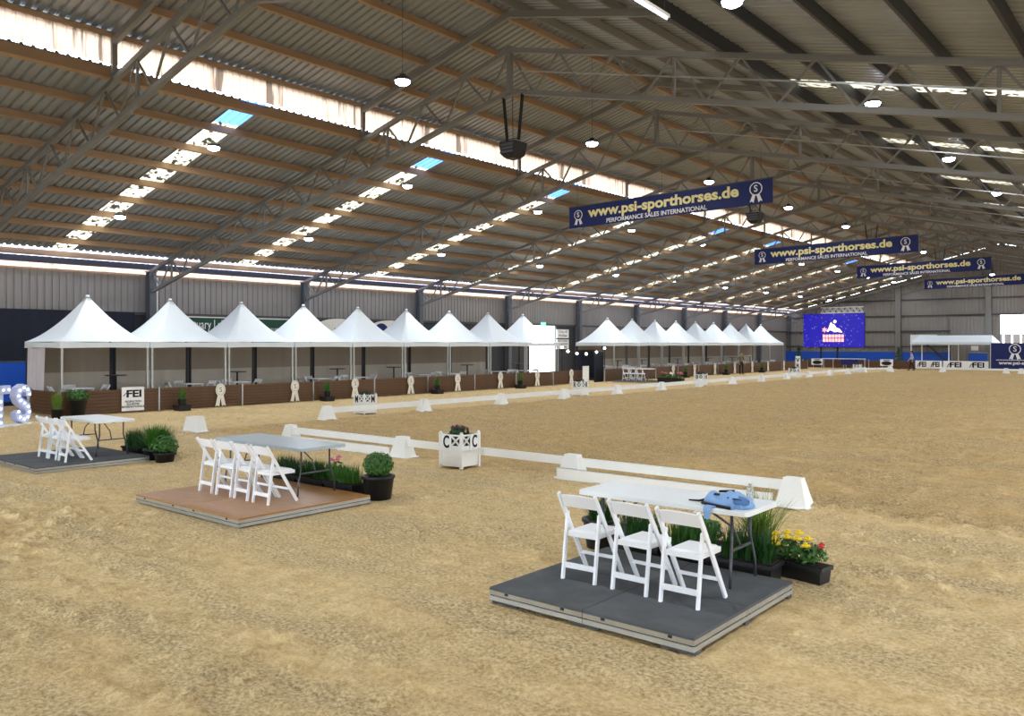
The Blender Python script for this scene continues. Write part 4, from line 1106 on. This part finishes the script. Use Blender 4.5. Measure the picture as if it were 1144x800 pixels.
# ------------------------------------------------------------------ things on and by the side wall
ya, yb = at_x(-30, WX + 0.2), at_x(150, WX + 0.2)
m = folds(yb - ya, 0.0, 3.75, 0.05, 1.3); tag(m.build('black_drape', 'navy_cloth', None, True, (WX + 0.22, (ya + yb) / 2, 0)), 'black drape hung on the side wall behind the first tent', 'drape')
bx0, bx1 = at_x(-20, -33.6), at_x(28.5, -33.6)
t = thing('blue_screen_board', 'bright blue board standing behind the lit letters', 'board', (-33.6, (bx0 + bx1) / 2, 0))
MB().box((0, 0, 1.0), (0.06, bx1 - bx0, 1.45)).build('panel', 'blue_board', t); MB().box((0, 0, 1.74), (0.1, bx1 - bx0, 0.05)).build('top_rail', 'steel_dark', t)
for yy in (-0.4, 0.4): MB().box((0, yy * (bx1 - bx0), 0.15), (0.3, 0.06, 0.3)).build('foot', 'steel_dark', t)
# green sponsor sign
sx = WX + 0.2; s0, s1 = at_x(173, sx), at_x(325, sx); zt = z_of(353, sx, s0)
t = thing('green_sign', 'dark green sign board with white lettering above the tents', 'sign', (sx, (s0 + s1) / 2, zt - 1.3))
MB().box((0, 0, 0.65), (0.04, s1 - s0, 1.3)).build('board', 'sign_green', t)
for dz, dh in ((0.0, 0), (1.3, 0)): MB().box((0.015, 0, dz), (0.05, s1 - s0 + 0.06, 0.05)).build('frame_strip', 'cream', t)
R2 = (math.pi / 2, 0, math.pi / 2)
w = s1 - s0
text('lettering', 'Sanctuary Lakes', 0.62, 'sign_white', t, (0.04, at_x(229, sx) - (s0 + s1) / 2, 0.95), R2, width=at_x(260, sx) - at_x(200, sx))
text('lettering', 'Apartments', 0.62, 'sign_white', t, (0.04, at_x(233, sx) - (s0 + s1) / 2, 0.38), R2, width=at_x(254, sx) - at_x(213, sx))
text('small_lettering', '9394 2100 or visit', 0.34, 'sign_white', t, (0.04, at_x(308, sx) - (s0 + s1) / 2, 0.72), R2, width=at_x(323, sx) - at_x(293, sx))
# cream arched banners
def arch_banner(pxa, pxb, ytop, label, body, circ):
    a, b = at_x(pxa, sx), at_x(pxb, sx); z1 = z_of(ytop, sx, (a + b) / 2); w = b - a
    t = thing('arched_banner', label, 'banner', (sx, (a + b) / 2, z1 - 1.9))
    R = Matrix.Rotation(math.pi / 2, 4, 'Z')
    poly = [(-w / 2, 0.3), (w / 2, 0.3)] + [(w / 2 * math.cos(math.pi * i / 14), 1.35 + 0.5 * math.sin(math.pi * i / 14)) for i in range(15)]
    MB().prism(poly, 0.03, R).build('cloth', 'cream', t)
    if body: text('lettering', body, 0.62, 'ink', t, (0.03, 0.1, 1.1), R2, bold=0.004)
    for c in circ: MB().prism([(c + 0.5 * math.cos(2 * math.pi * i / 18), 1.25 + 0.42 * math.sin(2 * math.pi * i / 18)) for i in range(18)], 0.01, Matrix.Translation((0.025, 0, 0)) @ R).build('blue_disc', 'banner_navy', t)
arch_banner(352, 404, 355, 'cream arched banner with dark lettering on the side wall', 'bee', [])
arch_banner(412, 461, 357, 'cream arched banner with two blue discs on the side wall', '', [-0.75, 1.0])
# exit sign, door signs
t = thing('exit_sign', 'small lit green exit sign over the bright doorway', 'sign', (WX + 0.25, at_x(607, WX + 0.25), z_of(361, WX, 47) - 0.1))
MB().box((0, 0, 0), (0.06, 0.5, 0.26)).build('box', 'exit_green', t); text('lettering', 'EXIT', 0.17, 'sign_white', t, (0.04, 0, 0), R2, bold=0.004)
yc = at_x(628.5, WX + 0.3)
for i, (lines, y0_, y1_) in enumerate(((('City of', 'Wyndham'), 368, 378), (('NATIONAL', 'EQUESTRIAN', 'CENTRE'), 379, 390))):
    za, zb_ = z_of(y0_, WX, yc), z_of(y1_, WX, yc)
    t = thing('wall_sign', ('white sign reading City of Wyndham beside the bright doorway', 'white sign reading National Equestrian Centre beside the bright doorway')[i], 'sign', (WX + 0.3, yc, zb_))
    MB().box((0, 0, (za - zb_) / 2), (0.04, 1.45, za - zb_ - 0.03)).build('board', 'sign_white', t)
    for j, ln in enumerate(lines):
        hh = (za - zb_) / (len(lines) + 0.3); text('lettering', ln, hh * 0.95, 'ink', t, (0.03, 0, (za - zb_) - hh * (j + 0.62)), R2, width=1.2 if len(ln) > 7 else 1.0)
# dark bar screen with festoon lamps between the tent rows
for i, (pxa, pxb, X, zt_, lab) in enumerate(((643, 664, -31.6, 1.95, 'dark navy bar screen beside the bright doorway'), (664, 673.5, -29.2, 1.9, 'dark navy bar screen return next to the far tent row'))):
    a, b = at_x(pxa, X), at_x(pxb, X)
    t = thing('bar_screen', lab, 'screen', (X, (a + b) / 2, 0))
    for k in range(3):
        ww = (b - a) / 3; MB().box((0, (k - 1) * ww, zt_ / 2), (0.08, ww - 0.02, zt_)).build('panel', 'navy_cloth', t)
    MB().box((0, 0, zt_ + 0.02), (0.1, b - a, 0.05)).build('top_rail', 'steel_dark', t)
t = thing('festoon_lamps', 'string of round festoon bulbs over the dark bar screen', 'string lights', (-29.0, 41.0, 2.0))
fp = [(628, 388), (634.5, 392.5), (644.5, 395), (655, 395.5), (666.5, 393.5), (675.5, 389)]
pts = []
for px, py in fp:
    Y = at_x(px, -29.0); pts.append(Vector((0, Y - 41.0, z_of(py, -29.0, Y) - 2.0)))
MB().tube([p + Vector((0, 0, 0.1)) for p in pts], 0.008, 5).build('cable', 'black_plastic', t)
for p in (pts[0], pts[-1]): MB().bar((0, p.y, -2.0), (0, p.y, p.z + 0.15), 0.04, 0.04).build('pole', 'black_plastic', t)
for p in pts: MB().sphere(p, 0.075, 10, 6).build('bulb', 'festoon', t, True)
Y = at_x(657.5, -28.0)
t = thing('notice_board', 'white notice board on an easel before the dark bar screen', 'sign', (-28.2, Y, 0), math.pi / 2)
MB().box((0, 0, 0.62), (0.62, 0.03, 0.9)).build('board', 'sign_white', t)
for s in (-1, 1): MB().bar((s * 0.25, 0.12, 0), (s * 0.1, 0.03, 1.05), 0.03, 0.03).build('leg', 'alu', t)


# FEI board on the fence
Y = at_x(149, FX + 0.1)
def fei(t, s, rot, z, ox):
    text('lettering', 'FEI', 0.36 * s, 'ink', t, ox + Vector((0, 0, z)), rot, bold=0.012 * s, width=0.62 * s)
t = thing('federation_board', 'white FEI federation board on the timber fence', 'sign', (FX + 0.07, Y, 0.0), math.pi / 2)
MB().box((0, 0, 0.49), (0.78, 0.02, 0.82)).build('board', 'sign_white', t)
text('lettering', 'FEI', 0.34, 'ink', t, (0.03, -0.014, 0.66), bold=0.012, width=0.52)
m = MB(); m.tube([(-0.33, -0.014, 0.6), (-0.26, -0.014, 0.68), (-0.12, -0.014, 0.78), (0.0, -0.014, 0.79)], 0.014, 5); m.build('swoosh', 'ink', t)
for j, ln in enumerate(('FEDERATION', 'EQUESTRE', 'INTERNATIONALE')): text('small_lettering', ln, 0.095, 'ink', t, (0, -0.014, 0.40 - 0.09 * j), bold=0.002)

# lit marquee letters
lp = Vector((-26.55, 9.0, 0)); ld = Vector((-0.62, 0.78, 0)).normalized(); ang = math.atan2(-ld.y, -ld.x) + math.pi
sS = G(24, 474); sT = G(2, 477.5)
sS = Vector((-27.0, at_x(23, -27.0), 0)); sT = Vector((-26.45, at_x(-3.5, -26.45), 0))
dd = sS - sT; ang = math.atan2(dd.y, dd.x)
base = thing('letter_plinth', 'thin white plinth under the lit letters', 'plinth', sT, ang)
MB().box((0.1, 0, 0.02), (2.5, 0.5, 0.04)).build('board', 'white_wood', base)
for ch, p in (('T', sT), ('S', sS)):
    t = thing('marquee_letter', 'white light-up letter %s studded with bulbs' % ch, 'letter', p + Vector((0, 0, 0.04)), ang, 'light-up letters')
    bp = []
    if ch == 'T':
        m = MB(); m.box((0, 0, 1.03), (0.86, 0.2, 0.24)); m.box((0, 0, 0.46), (0.26, 0.2, 0.92)); m.build('letter_body', 'letter_white', t)
        bp = [(-0.33, 1.03), (-0.11, 1.03), (0.11, 1.03), (0.33, 1.03)] + [(0, 0.1 + 0.2 * k) for k in range(4)]
        m = MB(); m.box((0, -0.105, 1.03), (0.78, 0.01, 0.17)); m.box((0, -0.105, 0.46), (0.18, 0.01, 0.86)); m.build('letter_face', 'letter_white', t)
    else:
        path = [(0.24, 0.84), (0.17, 0.99), (0.0, 1.05), (-0.18, 0.98), (-0.23, 0.82), (-0.14, 0.68), (0.02, 0.59), (0.18, 0.48), (0.23, 0.32), (0.16, 0.17), (0.0, 0.12), (-0.17, 0.19), (-0.24, 0.36)]
        m = MB()
        for i in range(len(path)):
            a = Vector((path[max(0, i - 1)][0], 0, path[max(0, i - 1)][1])); b = Vector((path[min(i + 1, len(path) - 1)][0], 0, path[min(i + 1, len(path) - 1)][1])); c = Vector((path[i][0], 0, path[i][1]))
            d = (b - a).normalized(); nrm = Vector((-d.z, 0, d.x)) * 0.115
            for yy in (-0.1, 0.1): m.v += [tuple(c + nrm + Vector((0, yy, 0))), tuple(c - nrm + Vector((0, yy, 0)))]
        for i in range(len(path) - 1):
            o_ = 4 * i; m.f += [(o_, o_ + 1, o_ + 5, o_ + 4), (o_ + 2, o_ + 6, o_ + 7, o_ + 3), (o_, o_ + 4, o_ + 6, o_ + 2), (o_ + 1, o_ + 3, o_ + 7, o_ + 5)]
        e = 4 * (len(path) - 1); m.f += [(0, 2, 3, 1), (e, e + 1, e + 3, e + 2)]
        m.build('letter_body', 'letter_white', t); bp = path
    for x, z in bp: MB().sphere((x, -0.12, z), 0.035, 8, 5).build('bulb', 'bulb', t, True)

# ------------------------------------------------------------------ tables and chairs under the tents
def bar_table():
    t = thing('bar_table', 'dark round bar table under the white tents', 'table', group='bar tables under the tents')
    MB().lathe([(0.3, 0), (0.3, 0.02), (0.05, 0.05)], n=16).build('base', 'black_plastic', t); MB().lathe([(0.035, 0.03), (0.035, 1.08)], n=10).build('pole', 'black_plastic', t)
    MB().lathe([(0.36, 1.08), (0.38, 1.09), (0.38, 1.11)], n=20).build('table_top', 'steel_dark', t); return t
bt = bar_table(); bt0 = True
for px in (129.5, 265, 377, 440, 522, 578, 690, 717, 757, 791, 818, 838):
    X = -31.4; Y = at_x(px, X)
    bn = bn + 1 if not bt0 else 0; lab = 'dark round bar table under the tents, %s from the lit letters' % ORD[bn]
    if bt0: bt.location = (X, Y, 0.12); bt['label'] = lab; bt0 = False; bpy.context.view_layer.update()
    else: copy_tree(bt, (X, Y, 0.12), label=lab)
def small_table():
    t = thing('cafe_table', 'white square cafe table under the white tents', 'table', group='cafe tables under the tents')
    MB().box((0, 0, 0.735), (0.75, 0.75, 0.03)).build('table_top', 'white_plastic', t)
    for sx_ in (-1, 1):
        for sy_ in (-1, 1): MB().bar((sx_ * 0.33, sy_ * 0.33, 0), (sx_ * 0.33, sy_ * 0.33, 0.72), 0.035, 0.035).build('leg', 'white_plastic', t)
    return t
st = small_table(); st0 = True
DK = 0.12
for a_, b_, lab in ((TENT_Y1[0] - 1.3, TENT_Y1[-1] + 1.3, 'low timber deck under the nearer tents'), (TENT_Y2[0] - 1.3, TENT_Y2[-1] + 1.3, 'low timber deck under the tents beyond the bar screen')):
    t = thing('floor_deck', lab, 'deck', (0, 0, 0), kind='structure')
    for k in range(11):
        beam('plank', (-29.15 - 0.25 * k, a_, DK / 2), (-29.15 - 0.25 * k, b_, DK / 2), 0.24, DK, 'wood_back', t)
for i, yv in enumerate(TENT_Y1 + TENT_Y2):
    X, Y = -30.0 + 0.1 * math.sin(3.3 * i), yv + (0.55 if i % 2 else -0.5)
    wh = 'under the %s tent from the lit letters' % ORD[i] if i < 9 else 'under the %s tent beyond the bar screen' % ORD[i - 9]
    if st0: st.location = (X, Y, DK); st['label'] = 'white square cafe table ' + wh; st0 = False; bpy.context.view_layer.update()
    else: copy_tree(st, (X, Y, DK), label='white square cafe table ' + wh)
    for q in (-1, 1):
        place_chair(X + 0.05 * q, Y + q * 0.68, DK, (0 if q < 0 else math.pi) + 0.1 * math.sin(i + q), 'white folding chair, %s side, ' % ('letters' if q < 0 else 'end wall') + wh, 'chairs under the tents')
    if i % 9 != 8: place_chair(X - 0.7, Y + 0.05, DK, -math.pi / 2 + 0.12 * math.sin(2.0 * i), 'white folding chair facing the fence ' + wh, 'chairs facing the fence under the tents')

# ------------------------------------------------------------------ far end of the hall
SY = 83.6
xa, xb = at_y(897.5, SY), at_y(966, SY); za, zb2 = z_of(388, xa, SY), z_of(351, xa, SY)
t = thing('led_screen', 'large blue lit video screen hung on an aluminium truss', 'screen', ((xa + xb) / 2, SY, za))
W, Hh = xb - xa, zb2 - za
MB().box((0, 0.1, Hh / 2), (W, 0.2, Hh)).build('cabinet', 'black_plastic', t)
fr = MB().box((0, -0.01, Hh / 2), (W - 0.04, 0.02, Hh - 0.04)).build('display', 'led_screen', t)
# glowing emblem: rider over a block of letters
q = MB(); pts = [(-0.62, 1.32), (-0.42, 1.62), (-0.30, 1.95), (-0.18, 2.05), (-0.12, 1.92), (0.12, 1.84), (0.30, 1.60), (0.62, 1.50), (0.90, 1.20), (0.62, 1.22), (0.40, 1.28), (0.10, 1.22), (-0.10, 1.34), (-0.34, 1.40), (-0.52, 1.24)]
q.prism([(x * 1.0, z * Hh / 2.75) for x, z in pts], 0.02, Matrix.Translation((0, -0.035, 0))); q.build('emblem_figure', 'screen_glow', t)
q = MB(); q.prism([(0.16 + 0.16 * math.cos(i * 0.6283), Hh * 0.76 + 0.17 * math.sin(i * 0.6283)) for i in range(10)], 0.02, Matrix.Translation((0, -0.035, 0))); q.build('emblem_rider', 'screen_glow', t)
q = MB(); q.prism([(-0.85 + (0.32 if i % 2 else 0.12) * math.cos(i * 0.5236), Hh * 0.52 + (0.32 if i % 2 else 0.12) * math.sin(i * 0.5236)) for i in range(12)], 0.02, Matrix.Translation((0, -0.03, 0))); q.build('emblem_burst', 'screen_pink', t)
for k in range(2):
    z = Hh * (0.33 - 0.12 * k)
    for j in range(7): MB().box((-0.9 + j * 0.3, -0.035, z), (0.24, 0.02, Hh * 0.095)).build('emblem_letter', 'screen_pink', t)
for s in (-0.22, 0.05):
    MB().box((s * W, 0.3, -za / 2), (0.14, 0.14, za)).build('stand_leg', 'black_plastic', t)
tx0, tx1 = at_y(917, SY) - (xa + xb) / 2, at_y(963, SY) - (xa + xb) / 2
tr = MB()
for zz in (Hh + 0.05, Hh + 0.6):
    for yy in (0, 0.4): tr.tube([(tx0, yy, zz), (tx1, yy, zz)], 0.05, 6)
tr.build('truss_chord', 'white_plastic', t)
n = 7
for i in range(n):
    a, b = tx0 + (tx1 - tx0) * i / n, tx0 + (tx1 - tx0) * (i + 1) / n
    for yy in (0, 0.4): MB().tube([(a, yy, Hh + 0.05), ((a + b) / 2, yy, Hh + 0.6), (b, yy, Hh + 0.05)], 0.035, 5).build('truss_brace', 'white_plastic', t)
for s in (0.1, 0.9): MB().tube([(tx0 + (tx1 - tx0) * s, 0.2, Hh + 0.6), (tx0 + (tx1 - tx0) * s, 0.2, Hh + 2.2)], 0.02, 5).build('hanging_chain', 'steel_dark', t)

for i, px in enumerate((913, 990.5)):
    X = at_y(px, F3Y - 0.15)
    t = thing('oval_sign', ('white board with a dark oval logo on the low fence under the screen', 'white board with a dark oval logo on the low fence beside the conifer')[i], 'sign', (X, F3Y - 0.15, 0.0))
    MB().box((0, 0, 0.62), (1.15, 0.03, 0.62)).build('board', 'sign_white', t)
    for r, mm, dy in ((0.46, 'ink', -0.022), (0.40, 'grey_ink', -0.026), (0.36, 'ink', -0.03)):
        MB().prism([(r * math.cos(2 * math.pi * k / 24), 0.56 + 0.42 * r * math.sin(2 * math.pi * k / 24)) for k in range(24)], 0.006, Matrix.Translation((0, dy, 0))).build('oval', mm, t)
    MB().box((0, -0.02, 0.83), (0.6, 0.008, 0.08)).build('text_line', 'grey_ink', t)
    for s in (-1, 1): MB().box((s * 0.4, 0.03, 0.16), (0.05, 0.03, 0.32)).build('leg', 'alu', t)
X0, X1 = at_y(918, F3Y - 1.0), at_y(966, F3Y - 1.0)
t = thing('crowd_barrier', 'long white topped barrier table before the low fence under the screen', 'barrier', ((X0 + X1) / 2, F3Y - 0.8, 0))
MB().box((0, 0, 0.95), (X1 - X0, 0.3, 0.05)).build('top', 'white_plastic', t)
for k in range(5): MB().box(((k / 4 - 0.5) * (X1 - X0 - 0.1), 0, 0.46), (0.07, 0.07, 0.93)).build('leg', 'alu', t)
MB().box((0.6, -0.1, 0.62), (1.6, 0.03, 0.5)).build('hung_cloth', 'banner_navy', t)
for i, (px, X_, Y_, h) in enumerate(((892.5, None, 84.0, 2.3), (1004, None, 83.3, 2.2))):
    X = at_y(px, Y_)
    t = thing('potted_conifer', ('tall dark conifer in a pot beside the big screen', 'tall dark conifer in a pot between the low fence and the gazebo')[i], 'potted plant', (X, Y_, 0))
    pot(t, 0.22, 0.28, 0.45); MB().tube([(0, 0, 0.4), (0, 0, h - 0.4)], 0.03, 5).build('trunk', 'soil', t)
    m = MB()
    for k in range(6):
        z = 0.6 + (h - 0.7) * k / 6; r = 0.5 * (1 - k / 7.5); m2 = leaves(60, (0, 0, z + 0.1), (r, r, 0.25), 0.09, 120 + k + 10 * i, 0.2); m.add(m2.v, m2.f)
    m.build('foliage', 'leaf_dark', t)
# tall white marker with letters near the long-side corner
X = -22.6; Y = at_x(891.5, X)
t = thing('letter_post', 'narrow upright white letter post near the long side rail', 'sign', (X, Y, 0))
MB().box((0, 0, 0.75), (0.34, 0.06, 1.5)).build('board', 'sign_white', t); MB().box((0, 0, 0.03), (0.5, 0.4, 0.06)).build('base', 'white_pvc', t)
for k, ch in enumerate('VR'): text('letter', ch, 0.42, 'ink', t, (0, -0.035, 1.2 - 0.42 * k), bold=0.01)

# white gazebo, FEI hoardings, navy banner
GY = 84.5
gx0, gx1 = at_y(1017, GY), at_y(1108, GY); gz0, gz1 = z_of(385, gx0, GY), z_of(376, gx0, GY)
gw = gx1 - gx0; gd = 4.0
t = thing('gazebo', 'white ridge-roofed gazebo with open front at the end wall', 'gazebo', ((gx0 + gx1) / 2, GY, 0))
m = MB(); m.add([(-gw / 2, 0, gz0 + .2), (gw / 2, 0, gz0 + .2), (gw / 2 - 0.3, gd / 2, gz1 + .1), (-gw / 2 + 0.3, gd / 2, gz1 + .1), (-gw / 2, gd, gz0 + .2), (gw / 2, gd, gz0 + .2)], [(0, 1, 2, 3), (4, 3, 2, 5), (0, 3, 4), (1, 5, 2)]); m.build('roof', 'canvas_white', t)
m = MB(); m.box((0, 0, gz0 + 0.1), (gw, 0.03, 0.22)); m.box((gw / 2, gd / 2, gz0 + 0.1), (0.03, gd, 0.22)); m.box((-gw / 2, gd / 2, gz0 + 0.1), (0.03, gd, 0.22)); m.build('valance', 'canvas_white', t)
for x in (-gw / 2 + 0.06, -0.1, gw / 2 - 0.06):
    for yy in (0.05, gd - 0.05): MB().box((x, yy, gz0 / 2), (0.12 if x > 1 else 0.08, 0.08, gz0)).build('post', 'white_plastic', t)
hx = [at_y(p, 82.0) for p in (1022, 1053, 1105)]
HY = 82.0
for i in range(2):
    a, b = hx[i], hx[i + 1]; w = b - a - 0.1
    t = thing('hoarding', ('white FEI hoarding board behind the walking person', 'white FEI hoarding board in front of the gazebo')[i], 'hoarding', ((a + b) / 2, HY, 0))
    MB().box((0, 0, 0.5), (w, 0.04, 0.72)).build('board', 'sign_white', t)
    for k in (-1, 1):
        fw = min(1.1, w * 0.26); text('lettering', 'FEI', 0.62, 'ink', t, (k * w * 0.25 + fw * 0.12, -0.03, 0.5), bold=0.02, width=fw)
        MB().tube([(k * w * 0.25 - fw * 0.6, -0.03, 0.3), (k * w * 0.25 - fw * 0.48, -0.03, 0.55), (k * w * 0.25 - fw * 0.1, -0.03, 0.74)], 0.035, 5).build('swoosh', 'ink', t)
    for s in (-1, 1): MB().box((s * w * 0.45, 0.05, 0.43), (0.06, 0.06, 0.86)).build('post', 'alu', t)
nx0 = at_y(1107, 81.5)
t = thing('navy_banner', 'navy barrier banner with a white rosette beside the gazebo', 'banner', (nx0 + 2.6, 81.5, 0))
MB().box((0, 0, 1.3), (5.2, 0.04, 2.3)).build('cloth', 'banner_navy', t)
ribbon_emblem(t, -0.8, 1.75, 1.5, -0.02)
text('lettering', 'www.psi-sporthorses.de', 0.4, 'banner_white', t, (0.2, -0.03, 0.75), bold=0.01, width=4.4)
MB().box((0.3, -0.02, 1.0), (5.0, 0.02, 0.05)).build('rail', 'banner_white', t)
for s in (-1, 1): MB().box((s * 2.5, 0.05, 1.2), (0.07, 0.07, 2.4)).build('post', 'alu', t)
X = at_y(1089, BY - 0.6)
for i, (pxa, pxb, y0_, y1_, m_, lab, nm) in enumerate(((1082, 1103, 394, 404, 'blue_board', 'blue board leaning inside the gazebo', 'leaning_board'), (1085, 1093, 386.5, 391.5, 'sign_white', 'small white notice above the blue board in the gazebo', 'wall_notice'), (1017, 1047, 374, 384, 'sign_white', 'long white sign board on the end wall above the gazebo', 'wall_sign'))):
    yy = BY - 0.8
    a, b = at_y(pxa, yy), at_y(pxb, yy); z1, z0 = z_of(y0_, a, yy), z_of(y1_, a, yy)
    if nm == 'leaning_board': z0 = 0.05
    t = thing(nm, lab, 'board' if i == 0 else 'sign', ((a + b) / 2, yy, z0)); MB().box((0, 0, (z1 - z0) / 2), (b - a, 0.05, z1 - z0)).build('panel', m_, t)
    MB().box((0, -0.02, z1 - z0), (b - a + 0.04, 0.05, 0.05)).build('edge_trim', 'alu', t)

# ------------------------------------------------------------------ people
def person(loc, rz, label, shirt, stride):
    root = thing('person', label, 'person', loc, rz)
    J = {'pel': (0, 0, .93), 'wai': (0, .0, 1.08), 'che': (0, .01, 1.3), 'nk': (0, .0, 1.46), 'hd0': (0, -.02, 1.54), 'hd1': (0, -.03, 1.66), 'hd2': (0, -.02, 1.74)}
    for s, k in ((1, 'l'), (-1, 'r')):
        d = stride * s
        J.update({k + 'hip': (.1 * s, 0, .9), k + 'kne': (.11 * s, -.5 * d - .03, .5), k + 'ank': (.11 * s, -1.0 * d + .02, .09), k + 'toe': (.12 * s, -1.0 * d - .17, .035),
                  k + 'sho': (.19 * s, .01, 1.41), k + 'elb': (.26 * s, .35 * d + .03, 1.14), k + 'wri': (.26 * s, .6 * d - .1, .92), k + 'pal': (.26 * s, .6 * d - .13, .84)})
    Rr = {'pel': (.15, .11), 'wai': (.135, .1), 'che': (.165, .115), 'nk': (.06, .06), 'hd0': (.065, .075), 'hd1': (.085, .1), 'hd2': (.06, .07)}
    for k in 'lr': Rr.update({k + 'hip': (.09, .09), k + 'kne': (.065, .065), k + 'ank': (.045, .045), k + 'toe': (.045, .03), k + 'sho': (.06, .06), k + 'elb': (.045, .045), k + 'wri': (.03, .03), k + 'pal': (.035, .02)})
    E_ = [('pel', 'wai'), ('wai', 'che'), ('che', 'nk'), ('nk', 'hd0'), ('hd0', 'hd1'), ('hd1', 'hd2')]
    for k in 'lr': E_ += [('pel', k + 'hip'), (k + 'hip', k + 'kne'), (k + 'kne', k + 'ank'), (k + 'ank', k + 'toe'), ('che', k + 'sho'), (k + 'sho', k + 'elb'), (k + 'elb', k + 'wri'), (k + 'wri', k + 'pal')]
    ks = list(J); me = bpy.data.meshes.new('body'); me.from_pydata([J[k] for k in ks], [(ks.index(a), ks.index(b)) for a, b in E_], [])
    tmp = bpy.data.objects.new('body', me); col.objects.link(tmp)
    sm = tmp.modifiers.new('skin', 'SKIN'); sm.use_smooth_shade = True
    for i, k in enumerate(ks):
        v = me.skin_vertices[0].data[i]; v.radius = Rr[k]; v.use_root = (k == 'pel')
    ss = tmp.modifiers.new('sub', 'SUBSURF'); ss.levels = 1; ss.render_levels = 1
    dg = bpy.context.evaluated_depsgraph_get(); dg.update()
    bm = bmesh.new(); bm.from_mesh(bpy.data.meshes.new_from_object(tmp.evaluated_get(dg)))
    bpy.data.objects.remove(tmp)
    q = MB()
    for s, k in ((1, 'l'), (-1, 'r')):                      # five short fingers on each hand
        px_, py_, pz = J[k + 'pal']
        for f in range(4): q.tube([(px_ - .0, py_ - .03 + .02 * f, pz - .0), (px_ - .01 * s, py_ - .035 + .02 * f, pz - .05), (px_ - .025 * s, py_ - .03 + .02 * f, pz - (.085, .095, .09, .075)[f])], [.009, .008, .006], 5)
        q.tube([(px_, py_ - .03, pz + .03), (px_ - .015 * s, py_ - .06, pz - .01), (px_ - .02 * s, py_ - .06, pz - .04)], [.01, .009, .007], 5)
    q.sphere((0, -.135, 1.64), 0.018, 6, 4)
    for s in (-1, 1): q.sphere((.092 * s, -.01, 1.645), 0.025, 6, 4, (.4, 1, 1.3))
    fme = q.mesh('fingers', 'skin'); bm.from_mesh(fme)
    out = bpy.data.meshes.new('body'); bm.to_mesh(out); bm.free()
    out.materials.clear()
    for mm in ('skin', shirt, 'trousers', 'black_plastic'): out.materials.append(MATS[mm])
    for p in out.polygons:
        c = p.center; p.use_smooth = True
        arm = abs(c.x) > .2
        p.material_index = 0 if c.z > 1.47 or (arm and c.z < 1.12) else (1 if c.z > .98 else (3 if c.z < .1 else 2))
    link('body', out, root)
    m = MB(); m.sphere((0, 0.01, 1.69), 0.115, 12, 8, (0.92, 1.05, 0.85)); m.v = [v if v[1] > -.07 or v[2] > 1.70 else (v[0], -.06, max(v[2], 1.70)) for v in m.v]
    m.build('hair', 'hair', root, True)
    for s in (-1, 1): MB().sphere((.035 * s, -.122, 1.665), 0.011, 6, 4).build('eye', 'ink', root, True)
    MB().box((0, -.122, 1.59), (.045, .012, .01)).build('mouth', 'petal_red', root)
    return root
pp = Vector((at_y(1018.5, 79.0), 79.0, 0))
person(pp, math.radians(-70), 'person in a pale blue shirt and black trousers walking past the hoardings', 'shirt_pale', 0.22)
person((-27.6, at_x(828, -27.6), 0), math.radians(60), 'person in an olive top and dark trousers standing by the far tent fence', 'shirt_olive', 0.03)
